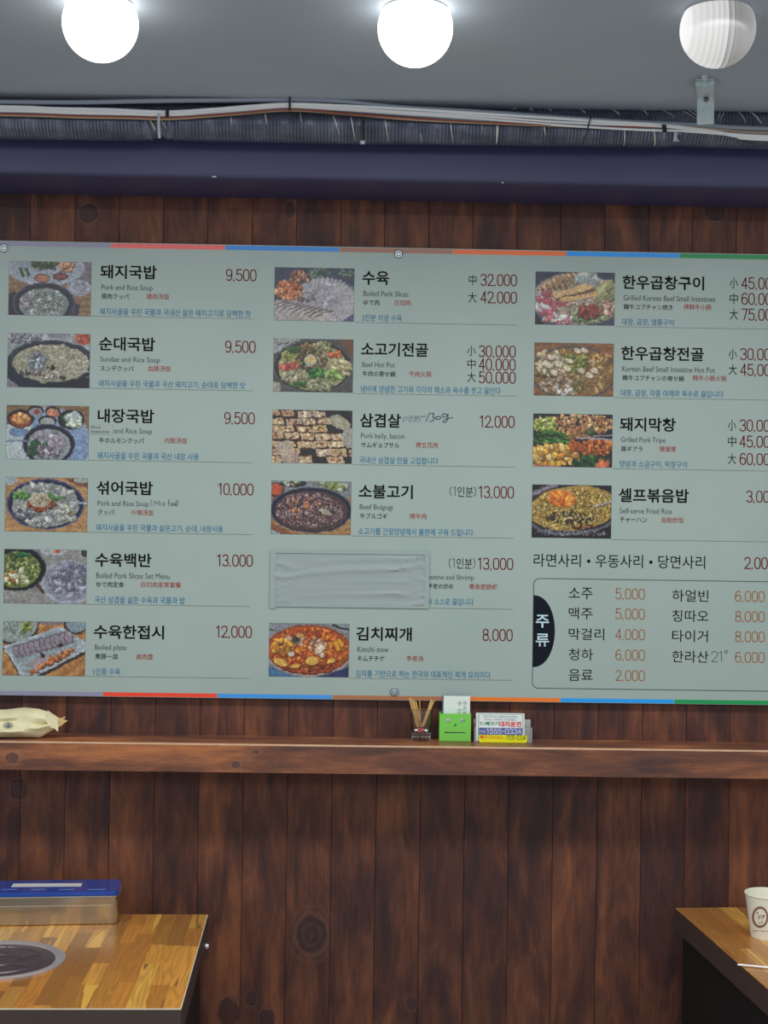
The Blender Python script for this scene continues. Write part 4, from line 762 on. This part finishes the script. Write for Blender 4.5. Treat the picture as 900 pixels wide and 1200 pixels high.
# ------------------------------------------------------------ SHELF
SZ1, SZ0, SYF = 1.0800, 1.0245, -0.115
knS = []
for (u, v, r, asp) in [(14, 888, 9, .8), (276, 896, 6, 0.8), (300, 881, 5, 0.6)]:
    p = wy(u, v, SYF); knS.append((p.x, p.z, r*0.00165, asp))
shelf_m = stained_wood('stained_shelf_wood', False, knS, 1.38, False, 0.45)
worn_lit = mat('worn_lit_shelf_edge', P(172, 138, 108), 0.5, noise=0.3, nscale=60)  # wear, its paler colour also painting the light the bevel catches
shelf = thing('wall_shelf', 'long dark-stained wooden shelf ledge under the menu board', 'shelf', (0, 0, SZ0))
H1 = SZ1-SZ0; m = MB()
m.box(XL+0.02, XR-0.02, SYF, SYF+0.018, 0, H1-0.0035)
o = m.build('front_board', shelf_m, shelf)
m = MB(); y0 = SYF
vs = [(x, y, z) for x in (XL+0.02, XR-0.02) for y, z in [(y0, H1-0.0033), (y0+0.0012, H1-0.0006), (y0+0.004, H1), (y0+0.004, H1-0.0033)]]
m.add(vs, [(0, 1, 2, 3), (7, 6, 5, 4), (0, 4, 5, 1), (1, 5, 6, 2), (2, 6, 7, 3), (3, 7, 4, 0)]); m.build('worn_lit_edge', worn_lit, shelf)
m = MB(); m.box(XL+0.02, XR-0.02, SYF+0.0042, -0.001, H1-0.018, H1); m.build('top_board', stained_wood('shelf_top_wood', False, [], 1.5, False, 0.35), shelf)

# ------------------------------------------------------------ things on the shelf
def on_shelf(u, v, y): return wy(u, v, y)
# crumpled cream paper packet
N = NT('cream_paper'); geo = N.n('NewGeometry'); a = N.noise(geo.outputs['Position'], 30, 3)
N.l(N.ramp(a, [(0.3, P(196, 190, 150, 2.0)), (0.7, P(214, 208, 172, 2.0))]), N.b.inputs['Base Color']); N.b.inputs['Roughness'].default_value = 0.6; cream = N.m
yp = -0.072; bag = thing('paper_packet', 'crumpled cream paper packet lying on the shelf at left', 'packet', (wy(20, 860, yp).x, yp, SZ1))
top = [(-90, 852), (-75, 838), (-40, 831), (-5, 831.5), (5, 831.6), (28, 829), (45, 830.6), (58, 834.5), (66, 839), (70, 843)]
bot = [(-90, 863), (-75, 866.5), (-40, 867), (0, 867), (5, 867), (28, 867), (45, 866.5), (55, 860), (66, 853), (70, 852)]
nx, ns = 60, 26; vs = []; us = np.linspace(-88, 69.5, nx+1); rs = np.random.RandomState(4)
for i, u in enumerate(us):
    vt = np.interp(u, [p[0] for p in top], [p[1] for p in top]); vb_ = np.interp(u, [p[0] for p in bot], [p[1] for p in bot])
    pa, pb_ = wy(u, vt, yp), wy(u, vb_, yp); zt_, zb2 = pa.z-SZ1, max(pb_.z-SZ1, 0.0008); t = min(1, (70-u)/50.0, (u+90)/30.0); dep = 0.008+0.024*max(t, 0)**0.6
    for k in range(ns):
        q = 2*PI*k/ns; c_, s_ = math.cos(q), math.sin(q)
        y = -c_*dep*(1.0 if c_ > 0 else 0.9); z = (zt_+zb2)/2+(zt_-zb2)/2*s_
        if c_ > 0.0:      # creases on the front: two folds sweeping to the right
            f1 = (s_-(0.25-0.006*(u-10))); f2 = (s_+0.35-0.004*(u-40))
            y += 0.009*math.exp(-(f1/0.16)**2)*min(1, max(0, (u+60)/60)) - 0.005*math.exp(-(f2/0.12)**2) + 0.0015*math.sin(9*s_+u*0.13)
        vs.append((pa.x-bag.location.x, y, z))
fs = [tuple(range(ns-1, -1, -1)), tuple(nx*ns+k for k in range(ns))]
for i in range(nx):
    for k in range(ns): a_, b_ = i*ns+k, i*ns+(k+1) % ns; fs.append((a_, a_+ns, b_+ns, b_))
MB().add(vs, fs).build('packet_body', cream, bag, True)
def flap(pts, y, nm, m_):
    poly = [(wy(u, v, y).x-bag.location.x, wy(u, v, y).z-SZ1) for u, v in pts]
    return MB().prism(poly, y-yp-0.001, y-yp+0.0006).build(nm, m_, bag)
flap([(56, 832.5), (64, 838.5), (67, 840.5), (68.5, 850), (68, 857.5), (64, 853.5), (58, 852), (54, 845)], -0.088, 'torn_flap', cream)
flap([(62, 838), (71, 841.8), (76.5, 839.4), (76.5, 841.2), (73.5, 842.6), (79.5, 844.6), (75, 847.5), (72, 850.5), (67, 852.5), (64, 850)], -0.075, 'torn_flap', mat('cream_inside', P(196, 172, 120, 2.0), 0.7))
pri = mat('packet_print', P(96, 104, 112), 0.6)
def bagprint(s_, u, v, w_, h_): lettering('printed_text', s_, u, v, w_, h_, yp-0.0345, pri, bag, 0, origin=tuple(bag.location))
bagprint('NAPKIN'[:0] or '~~~~', 0, 837.5, 15, 1.6) if False else None
p = wy(9.5, 849.6, yp-0.0345)-Vector(bag.location)
for r in (0.0085, 0.0062):
    MB().tube([(p.x+r*math.cos(2*PI*k/24), -0.0335, p.z+r*0.62*math.sin(2*PI*k/24)) for k in range(25)], 0.0005, 6).build('round_print', pri, bag)
MB().lathe([(0.003, 0), (0.003, 0.001)], 12, (p.x, -0.0325, p.z), axis='y').build('round_print', pri, bag)

# shot glass
yg = -0.038; gx = wy(493.5, 860, yg).x
glass_m = mat('clear_glass', (1, 1, 1, 1), 0.02, trans=1.0, ior=1.45)
gl = thing('shot_glass', 'small clear shot glass holding toothpicks on the shelf', 'glass', (gx, yg, SZ1)); RG = 0.0208; HG = wy(493, 831.2, yg).z-SZ1
MB().lathe([(0.0005, 0.0004), (RG*0.88, 0.0004), (RG*0.92, 0.002), (RG*0.93, 0.012), (RG*0.97, HG*0.6), (RG*1.03, HG-0.001), (RG*1.01, HG), (RG*0.955, HG-0.001), (RG*0.90, HG*0.6), (RG*0.84, 0.0215), (RG*0.66, 0.0165), (0.0005, 0.0150)], 40).build('glass_body', glass_m, gl, True)
tp_m = mat('toothpick_wood', P(206, 170, 108, 2.0), 0.6, noise=0.12, nscale=200); tpd = mat('toothpick_wood_dark', P(176, 130, 70, 2.2), 0.6)
tl_, tr_ = 'toothpick in the dense pale bundle leaning left in the shot glass', 'toothpick in the pale fan leaning right in the shot glass'
TPL = ['leftmost toothpick leaning over the rim of the shot glass', tl_, tl_, tl_, 'darker toothpick among the left-leaning ones in the shot glass', tl_, 'toothpick just left of the upright one in the shot glass',
       'darker upright toothpick standing in the middle of the shot glass', tl_, 'innermost of the right-leaning toothpicks in the shot glass', 'rightmost toothpick leaning over the rim of the shot glass', tr_, tr_]
for i, (ub, vb_, ut, vt, dy) in enumerate([(489, 853, 479.5, 818, -4), (490, 853, 481.5, 817.5, -2), (491, 853, 484, 819, -5), (489.5, 852, 482.5, 820, 1), (492, 853, 486, 820.5, 2), (491.5, 852, 484.5, 821, 4), (494, 853, 487.5, 822, -1), (493, 852.5, 491.8, 819.5, 3), (488, 852, 480, 819.5, 4), (494.5, 853, 505.5, 819.5, -3), (493.5, 851, 509, 820.5, 1), (496, 852, 508.2, 822, -4), (495, 852, 506.6, 821, 4)]):
    a_ = wy(ub, vb_, yg+dy*0.0008); b_ = wy(ut, vt, yg+dy*0.0022); a_.z = max(a_.z, SZ1+0.0172)
    t = MB().tube([(0, 0, 0), (b_-a_)*0.06, (b_-a_)*0.94, (b_-a_)], [0.0006, 0.00115, 0.00115, 0.0005], 7).build('toothpick', tpd if i in (4, 7) else tp_m, None, True)
    t.location = a_; tag(t, TPL[i], 'toothpick', 'toothpicks in the shot glass')
t = MB().box(-0.0042, 0.0042, -0.0030, 0.0030, 0, 0.0085, bev=0.001).build('red_scrap', mat('red_scrap', P(196, 50, 48), 0.5), None); t.location = (wy(492.3, 850, yg).x, yg-0.0085, SZ1+0.0165)
tag(t, 'tiny red scrap at the bottom of the shot glass', 'scrap')

# green holder with a cut-out face
yf = -0.047; u0, u1, v0, v1 = 515.2, 551.6, 836.2, 867.6
a_, b_ = wy(u0, v0, yf), wy(u1, v1, yf); gw = b_.x-a_.x; gh = a_.z-SZ1
green = mat('green_holder', P(112, 190, 76, 2.0), 0.4)
gb = thing('green_holder', 'lime green card holder box with cut-out face on the shelf', 'holder', ((a_.x+b_.x)/2, yf+0.02, SZ1))
cu = bpy.data.curves.new('face', 'CURVE'); cu.dimensions = '2D'; cu.fill_mode = 'BOTH'; cu.extrude = 0.001
def loop(pts):
    sp_ = cu.splines.new('POLY'); sp_.points.add(len(pts)-1); sp_.use_cyclic_u = True
    for q, (x, y) in zip(sp_.points, pts): q.co = (x, y, 0, 1)
loop([(-gw/2, 0.0006), (gw/2, 0.0006), (gw/2, gh), (-gw/2, gh)])
def gp(u, v): return ((u-u0)/(u1-u0)-0.5)*gw, gh*(1-(v-v0)/(v1-v0))
for (cu_, cv) in [(525.3, 843.7), (541.7, 843.7)]:
    cx, cz = gp(cu_, cv); loop([(cx+0.0052*math.cos(2*PI*k/16), cz+0.0044*math.sin(2*PI*k/16)) for k in range(16)])
loop([gp(533.6, 846.8), gp(535.2, 849.4), gp(531.4, 851.4)]); loop([gp(521.5, 856.6), gp(545, 856.9), gp(545, 858.2), gp(521.5, 858.4)])
fo = bpy.data.objects.new('f', cu); COL.objects.link(fo); dg = bpy.context.evaluated_depsgraph_get(); dg.update()
me = bpy.data.meshes.new_from_object(fo.evaluated_get(dg)); bpy.data.objects.remove(fo)
me.transform(Matrix.Rotation(PI/2, 4, 'X')); me.transform(Matrix.Translation((0, -0.019, 0))); me.materials.clear(); me.materials.append(green)
link('face_panel', me, gb, label='front panel with cut-out eyes, nose and mouth')
dpt = 0.034
MB().box(-gw/2, -gw/2+0.002, -0.018, -0.018+dpt, 0.0005, gh).build('side_panel', green, gb)
MB().box(gw/2-0.002, gw/2, -0.018, -0.018+dpt, 0.0005, gh).build('side_panel', green, gb)
MB().box(-gw/2+0.002, gw/2-0.002, -0.018+dpt-0.002, -0.018+dpt, 0.0005, gh).build('back_panel', green, gb)
MB().box(-gw/2+0.002, gw/2-0.002, -0.018, -0.018+dpt-0.002, 0.0005, 0.0025).build('bottom_panel', green, gb)
def card(name, label, ua, ub, va, y, c, th=0.0006, cat='card', zb=None, group=None, base=0.0027):
    A, B = wy(ua, va, y), wy(ub, va, y); zt2 = A.z-SZ1
    o = MB().box(-(B.x-A.x)/2, (B.x-A.x)/2, 0, th, 0, zt2-base).build(name, c, None); o.location = ((A.x+B.x)/2, y, SZ1+base)
    return tag(o, label, cat, group)
wc = mat('white_card', P(206, 214, 208, 2.0), 0.5)
c1 = card('paper_card', 'white card with vertical writing sticking out of green holder', 520.0, 551.0, 815.3, yf+0.016, wc)
card('paper_card', 'blue edged card behind the white card in green holder', 518.3, 548.0, 815.0, yf+0.020, mat('blue_card', P(84, 100, 150, 2.0), 0.5))
card('paper_card', 'red leaflet low behind the cards in green holder', 518.2, 547.0, 821.0, yf+0.023, mat('red_card', P(190, 80, 70, 2.0), 0.5))
card('paper_card', 'pale green leaflet at back of the green holder', 518.0, 546.0, 829.5, yf+0.026, mat('green_card', P(90, 150, 90, 2.0), 0.5))
tk = mat('card_green_ink', P(70, 110, 100), 0.5)
lettering('card_writing', '주식회사', 541.8, 821, 5.2, 24, yf+0.0156, tk, c1, 0.0, origin=tuple(c1.location), rot=-PI/2)
lettering('card_writing', '주 인', 536.0, 821, 4.6, 15, yf+0.0156, tk, c1, 0.0, origin=tuple(c1.location), rot=-PI/2)

# clear holder with business cards
yh = -0.043; A, B = wy(556.3, 851.8, yh-0.012), wy(623.6, 868, yh-0.012)
acr = NT('clear_acrylic'); acr.b.inputs['Base Color'].default_value = (0.85, 0.88, 0.88, 1); acr.b.inputs['Roughness'].default_value = 0.12; acr.b.inputs['Alpha'].default_value = 0.38; acr.b.inputs['Specular IOR Level'].default_value = 0.8
acf = NT('clear_acrylic_front'); acf.b.inputs['Base Color'].default_value = (0.9, 0.92, 0.92, 1); acf.b.inputs['Roughness'].default_value = 0.1; acf.b.inputs['Alpha'].default_value = 0.07
ah = thing('acrylic_holder', 'clear plastic business card holder at right on the shelf', 'holder', ((A.x+B.x)/2, yh, SZ1)); aw = (B.x-A.x)/2; azt = A.z-SZ1
MB().box(-aw, aw, -0.0120, -0.0105, 0.0005, azt).build('front_plate', acf.m, ah); MB().box(-aw, aw, 0.0185, 0.020, 0.0005, azt+0.012).build('back_plate', acr.m, ah)
MB().box(-aw, aw, -0.0105, 0.0185, 0.0005, 0.002).build('bottom_plate', acr.m, ah)
for sx_ in (-1, 1): MB().box(sx_*aw-(0.0015 if sx_ > 0 else 0), sx_*aw+(0.0015 if sx_ < 0 else 0), -0.0105, 0.0185, 0.002, azt-0.002).build('side_plate', acr.m, ah)
wcm = mat('business_card_white', P(208, 216, 214, 2.0), 0.4); yc = yh-0.0085
bc = card('business_card', 'white business card with red, green and blue print at front of holder', 558.6, 614.8, 835.8, yc, wcm, base=0.0025)
for i in range(4): card('business_card', 'white business card stacked behind the printed front one', 558.2-0.15*i, 614.5, 835.3+0.1*i, yc+0.0012*(i+1), wcm, group='white cards stacked behind the front card', base=0.0025)
card('business_card', 'dark red card peeking out left behind the white cards', 556.9, 610, 836.0, yc+0.0080, mat('dark_red_card', P(110, 30, 34, 2.0), 0.5), base=0.0025)
CI = {'g': mat('card_ink_green', P(50, 130, 84, 2.0), 0.4), 'r': mat('card_ink_red', P(200, 44, 48, 2.0), 0.4), 'k': mat('card_ink_grey', P(96, 104, 110, 2.0), 0.4), 'b': mat('card_ink_blue', P(40, 52, 150, 2.0), 0.4), 'bk': mat('card_ink_black', P(20, 20, 24, 2.0), 0.4), 'y': mat('card_yellow', P(232, 218, 20, 2.0), 0.4), 'w': wcm, 'or': mat('card_ink_orange', P(206, 88, 30, 2.0), 0.4)}
def ct(s_, u, v, w_, h_, k, y=yc-0.0003, par=bc, bold=0.02, nm='card_writing'): lettering(nm, s_, u, v, w_, h_, y, CI[k], par, bold, origin=tuple(par.location))
ct('전국 어디서나 이용가능한 운전자', 566.5, 838.3, 39.5, 2.7, 'k', bold=0); ct('(제주도, 기업체도 및 요금할인)', 567.5, 841.9, 37.5, 2.6, 'k', bold=0)
ct('특수', 562.3, 845.8, 6.2, 4.4, 'k', bold=0.0); ct('빼꾸기', 568.9, 845.4, 15.8, 5.0, 'g'); ct('대리운전', 585.3, 845.2, 25.6, 6.6, 'r', bold=0.035)
A = wy(561.4, 852.6, yc)-Vector(bc.location); B = wy(612, 862, yc)-Vector(bc.location)
MB().box(A.x, B.x, -0.0004, -0.0002, B.z, A.z).build('blue_band', CI['b'], bc)
numtext('card_writing', '1555-0334', 570.5, 853.9, 40.0, 5.4, 1.35, wcm, yc-0.0006, bc); ct('전화', 562.5, 856.2, 6.5, 2.2, 'w', yc-0.0006, bold=0)
for (ua, ub, va, vb_) in [(560.6, 560.9, 837, 867), (612.6, 612.9, 837, 860), (560.6, 612.9, 836.9, 837.2)]:
    A = wy(ua, va, yc)-Vector(bc.location); B = wy(ub, vb_, yc)-Vector(bc.location); MB().box(A.x, B.x, -0.0003, -0.0001, B.z, A.z).build('card_border', CI['g'], bc)
yy2 = yh-0.0138; A, B = wy(561.4, 858.9, yy2), wy(617.6, 868.4, yy2); yw, yhh = (B.x-A.x)/2, (A.z-B.z)
yc_o = thing('yellow_card', 'yellow strip card with phone number in front of card holder', 'card', ((A.x+B.x)/2, yy2, SZ1+0.0005)); rr = 0.003; poly = []
for cx, cz, a0 in [(yw-rr, yhh-rr, 0), (-yw+rr, yhh-rr, PI/2), (-yw+rr, rr, PI), (yw-rr, rr, 1.5*PI)]:
    for k in range(5): q = a0+PI/2*k/4; poly.append((cx+rr*math.cos(q), cz+rr*math.sin(q)))
MB().prism(poly, 0, 0.001).build('card_sheet', CI['y'], yc_o)
ct('빼꾸기', 562.6, 861.2, 13, 5.2, 'or', yy2-0.0003, yc_o); ct('대리운전', 576.2, 862.2, 12.2, 3.9, 'or', yy2-0.0003, yc_o, 0.01); ct('전국', 588.8, 864.0, 4, 2.0, 'or', yy2-0.0003, yc_o, 0)
numtext('card_writing', '1555-0334', 593.6, 861.6, 22.6, 5.2, 0.95, CI['bk'], yy2-0.0003, yc_o)

# ------------------------------------------------------------ TABLES
stave_m = stave_wood('stave_wood'); apron_m = mat('dark_table_edge', P(62, 50, 46), 0.5, noise=0.25, nscale=40); blackm = mat('black_table_panel', P(16, 18, 20), 0.6)
edge_hl = mat('pale_edge_highlight', P(205, 200, 180), 0.4)  # pale line painting the highlight along the table edges
def table(corner, rz, W, D, z, side, label, hole=None, apr=0.046, seed=1, lens=(0.12, 0.17, 0.23, 0.29)):
    """corner = the back corner nearest the aisle; side=-1: the table runs to the left of it, +1: to the right"""
    t = thing('dining_table', label, 'table', (corner[0], corner[1], 0), rz)
    def bx(x0, x1): return (min(side*x0, side*x1), max(side*x0, side*x1))
    X0, X1 = bx(0, W)
    rnd = random.Random(seed)
    tt = MB().box(X0, X1, -D, 0, z-apr, z-0.0016).build('table_top', apron_m, t)
    lw = 0.0012; ex = (X1-lw, X1) if side < 0 else (X0, X0+lw)
    MB().box(ex[0], ex[1], -D, 0, z-0.0016, z-0.0001).build('edge_strip', edge_hl if side < 0 else stave_m, tt); MB().box(X0+lw, X1-lw, -D, -D+lw, z-0.0016, z-0.0001).build('edge_strip', edge_hl, tt)
    sw = 0.0285; nst = int(W/sw); sw = (W-lw)/nst; cache = {}
    for i in range(nst):
        y = -D+lw-rnd.random()*0.12
        while y < 0:
            ln = rnd.choice(lens); y0_, y1_ = max(y, -D+lw), min(y+ln, 0); y += ln
            if y1_-y0_ < 0.004: continue
            if side < 0: cx = X0+sw*(i+0.5)
            else: cx = X0+lw+sw*(i+0.5)
            cy = (y0_+y1_)/2
            if hole and math.hypot(cx-hole[0], cy-hole[1]) < hole[2]-0.10: continue
            key = round(y1_-y0_, 4)
            if key not in cache:
                h_ = key/2-0.00012; w_2 = sw/2-0.00012
                cache[key] = MB().box(-w_2, w_2, -h_, h_, -0.0015, 0).mesh('stave', stave_m)
            link('stave', cache[key], tt, (cx, cy, z))
    # side panels, black, and foot rail
    for s_ in (0.012, W-0.030):
        a0, a1 = bx(s_, s_+0.018); MB().box(a0, a1, -D+0.03, -0.012, 0.0, z-apr).build('side_panel', blackm, t)
    MB().box(bx(0.03, W-0.03)[0], bx(0.03, W-0.03)[1], -D*0.5-0.01, -D*0.5+0.01, 0.35, z-apr-0.0005).build('centre_panel', blackm, t)
    return t, tt
ZL = 0.75; cL = wz(243.7, 1071.7, ZL); rzL = math.radians(1.6)
fL = wz(202, 1182, ZL); DL = (fL-cL).length
def loc(c, rz, p): d = Vector((p.x-c.x, p.y-c.y)); return d.x*math.cos(rz)+d.y*math.sin(rz), -d.x*math.sin(rz)+d.y*math.cos(rz)
gc = wz(-3, 1126, ZL); hx, hy = loc(cL, rzL, gc)
tL, ttL = table(cL, rzL, 0.66, DL, ZL, -1, 'left dining table with honey wood stave top and round grill plate', (hx, hy, 0.114), seed=3)
MB().lathe([(0.006, 0), (0.0065, 0.003), (0.005, 0.007), (0.001, 0.008)], 16).build('side_knob', mat('chrome_knob', P(180, 180, 180), 0.2, metal=0.8), tL, True).matrix_local = Matrix.Translation((0.0005, -0.075, ZL-0.040)) @ Matrix.Rotation(PI/2, 4, 'Y')
# round grill plate sunk in the table
gs = mat('grill_steel', P(150, 146, 146, 2.9), 0.25, metal=0.45, noise=0.1, nscale=50); gd = mat('grill_dark_steel', P(82, 74, 78, 2.2), 0.3, metal=0.4)
gr = thing('grill_plate', 'round steel grill cover set into the left table top', 'grill', (gc.x, gc.y, ZL))
MB().lathe([(0.1145, 0.0002), (0.1145, 0.0030), (0.110, 0.0048), (0.105, 0.0040), (0.098, 0.0012), (0.097, 0.0004)], 64, cap=False).build('rim', gs, gr, True)
MB().lathe([(0.0968, 0.0003), (0.0968, 0.0012), (0.080, 0.0014), (0.0786, 0.0030), (0.0755, 0.0032), (0.074, 0.0016), (0.035, 0.0012), (0.0335, 0.0028), (0.030, 0.0028), (0.0285, 0.0014), (0.0005, 0.0012)], 64).build('cover_disc', gd, gr, True)
for k in range(6):
    a_ = k*PI/3+0.35; MB().tube([(0.037*math.cos(a_), 0.037*math.sin(a_), 0.0022), (0.073*math.cos(a_+0.2), 0.073*math.sin(a_+0.2), 0.0022)], 0.0022, 8).build('spoke', gd, gr, True)
# steel cutlery box with blue lid
P0, P1 = wz(0, 1085.6, ZL), wz(138.5, 1083.2, ZL); ang = math.atan2(P1.y-P0.y, P1.x-P0.x)
pfr = wz(0, 1051, ZL); bh = (wy(0, 1052.5, P0.y).z-ZL)
bt = wz(70, 1033.5, ZL+bh+0.004); bd = bt.y-(P0.y+P1.y)/2
bw = (P1-P0).length+0.09
bd = min(bd, -0.010-P1.y, 0.105)
cbx = thing('cutlery_box', 'long stainless steel cutlery box with blue lid on left table', 'box', ((P1.x), P1.y, ZL), ang)
def rbox(x0, x1, y0, y1, z0, z1, r, n=6, grow=0.0):
    pts = []
    for cx, cy, a0 in [(x1-r, y1-r, 0), (x0+r, y1-r, PI/2), (x0+r, y0+r, PI), (x1-r, y0+r, 1.5*PI)]:
        for k in range(n+1): q = a0+PI/2*k/n; pts.append((cx+r*math.cos(q), cy+r*math.sin(q)))
    N_ = len(pts); mb = MB(); e = 0.0015; vs = []
    def ringp(s_, z): 
        mx, my = (x0+x1)/2, (y0+y1)/2
        return [(mx+(x-mx)*(1-s_/((x1-x0)/2)), my+(y-my)*(1-s_/((y1-y0)/2)), z) for x, y in pts]
    for s_, z in [(e, z0), (0, z0+e), (0, z1-e), (e, z1)]: vs += ringp(s_, z)
    fs = [tuple(range(N_-1, -1, -1)), tuple(3*N_+k for k in range(N_))]
    for j in range(3):
        for k in range(N_): fs.append((j*N_+k, j*N_+(k+1) % N_, (j+1)*N_+(k+1) % N_, (j+1)*N_+k))
    return mb.add(vs, fs)
ss = mat('brushed_steel_box', P(168, 158, 138, 2.0), 0.16, metal=0.92); blue = mat('blue_plastic_lid', P(26, 66, 150, 2.0), 0.18, spec=0.6, coat=0.4)
rbox(-bw, 0, 0, bd, 0.0004, bh-0.001, 0.012).build('box_body', ss, cbx, False)
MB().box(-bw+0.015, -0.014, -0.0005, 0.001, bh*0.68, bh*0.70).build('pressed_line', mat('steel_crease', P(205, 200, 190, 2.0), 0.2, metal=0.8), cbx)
rbox(-bw-0.0012, 0.0012, -0.0012, bd+0.0012, bh-0.001, bh+0.0012, 0.013).build('steel_rim', mat('steel_rim', P(200, 205, 205, 2.0), 0.15, metal=0.9), cbx, True)
lid = rbox(-bw+0.0005, -0.0005, 0.0005, bd-0.0005, bh+0.0012, bh+0.0085, 0.012).build('lid', blue, cbx, False)
lt = bh+0.0087; lwt = mat('label_white', P(206, 208, 204, 2.0), 0.4); lpb = mat('lid_pale_print', P(110, 150, 210, 2.0), 0.4)
def onlid(u, v): q = wz(u, v, ZL+lt); d = loc(Vector((P1.x, P1.y)).to_3d(), ang, q); return d
q0, q1, q2, q3 = onlid(13, 1039.3), onlid(95, 1038.7), onlid(96.5, 1035.2), onlid(16, 1035.6)
MB().add([(x, min(y, bd-0.004), z) for z in (lt, lt+0.0004) for x, y in (q0, q1, q2, q3)], [(0, 1, 2, 3), (4, 5, 6, 7), (0, 1, 5, 4), (1, 2, 6, 5), (2, 3, 7, 6), (3, 0, 4, 7)]).build('white_label', lwt, lid)
for ua, ub in [(2, 20), (36, 54), (69, 87), (102, 124)]:
    (xa, ya), (xb, yb_) = onlid(ua, 1042.7), onlid(ub, 1042.4)
    MB().box(xa, xb, max(ya, 0.004), max(ya, 0.004)+0.0030, lt, lt+0.0003).build('lid_mark', lpb, lid)

# right table, turned slightly
ZR = 0.762; cR = wz(791.7, 1064, ZR); rzR = math.radians(4.6)
fR = wz(900, 1150, ZR)
tR, ttR = table(cR, rzR, 0.60, DL, ZR, 1, 'right dining table with striped honey wood top and dark side', None, seed=8, apr=0.044, lens=(0.3, 0.42, 0.6))
# paper cup
pc = wz(899, 1097.5, ZR); sc_ = FPX/((Vector(CAM)-pc).length)
cup = thing('paper_cup', 'white paper coffee cup with round brown emblem on right table', 'cup', (pc.x, pc.y, ZR)); hc = 0.080; rt, rb = 25.0/sc_-0.0016, 17.5/sc_
cupm = mat('cup_paper', P(208, 210, 192, 2.2), 0.45, noise=0.04, nscale=80)
MB().lathe([(0.001, 0.004), (rb-0.001, 0.004), (rb-0.0008, 0.0), (rb, 0.0002), (rt, hc-0.002), (rt+0.0008, hc-0.0028), (rt+0.0016, hc-0.001), (rt+0.0008, hc+0.0006), (rt-0.0006, hc), (rt-0.0008, hc-0.002), (rb-0.0004, 0.0055), (0.001, 0.0050)], 56).build('cup_body', cupm, cup, True)
brown = mat('cup_brown_print', P(122, 90, 76, 2.0), 0.5)
def oncup(u, v, off=0.0004):                # point on the cup wall that is seen at pixel u,v
    z = wy(u, v, pc.y-rt*0.8).z-ZR; r = rb+(rt-rb)*max(0, min(1, z/hc))+off
    d = Vector(ray(u, v)); d = d/d.y; o_ = Vector(CAM)-Vector(cup.location); a = d.x**2+d.y**2; b2 = 2*(o_.x*d.x+o_.y*d.y); c2 = o_.x**2+o_.y**2-r*r
    disc = b2*b2-4*a*c2
    if disc < 0: return None
    t = (-b2-math.sqrt(disc))/(2*a); q = o_+d*t; return q
def cupquad(mb, uv):
    pts = [oncup(*p) for p in uv]
    if any(p is None for p in pts): return
    mb.add(pts, [tuple(range(len(pts)))])
cu0, cv0, ru, rv = 890.8, 1074.8, 9.6, 12.6; m = MB(); nseg = 28
def cp(q, k): return (cu0+ru*k*math.cos(q), cv0+rv*k*math.sin(q))
for i in range(nseg):
    a0, a1 = 2*PI*i/nseg, 2*PI*(i+1)/nseg; cupquad(m, [cp(a0, 0.78), cp(a1, 0.78), cp(a1, 1.0), cp(a0, 1.0)])
m.build('round_emblem', brown, cup)
m = MB(); rs = random.Random(5)
for i in range(16):
    q, k = rs.random()*6.28, 0.1+0.48*rs.random(); u, v = cp(q, k); a0 = rs.random()*3.1; l_, w_ = 1.5, 0.6
    cupquad(m, [(u+l_*math.cos(a0), v+l_*math.sin(a0)), (u-w_*math.sin(a0), v+w_*math.cos(a0)), (u-l_*math.cos(a0), v-l_*math.sin(a0)), (u+w_*math.sin(a0), v-w_*math.cos(a0))])
m.build('emblem_pattern', brown, cup)
m = MB(); u = 882.5
for i in range(12):
    wd = 0.9+0.6*rs.random(); h_ = 0.5+0.5*rs.random()+(1.0 if i == 0 else 0); cupquad(m, [(u, 1090.2+0.12*i*0.6), (u+wd, 1090.2+0.07*i), (u+wd, 1090.2+h_+0.07*i), (u, 1090.2+h_+0.07*i)]); u += wd+0.5
m.build('script_line', brown, cup)
# metal chopstick whose tip juts over the table edge
a_, b_ = wz(864.3, 1130.5, ZR+0.0025), wz(905, 1134.3, ZR+0.0025); d = (b_-a_).normalized(); ch_ = MB(); L_ = 0.21
ch_.tube([(0, 0, 0), d*0.01, d*0.06, d*L_], [0.0016, 0.0021, 0.0023, 0.0023], 10)
o = ch_.build('steel_chopstick', mat('steel_chopstick', P(215, 215, 210, 2.1), 0.25, metal=0.5), None, True); o.location = a_
tag(o, 'steel chopstick lying on the right table with its tip over the edge', 'chopstick')
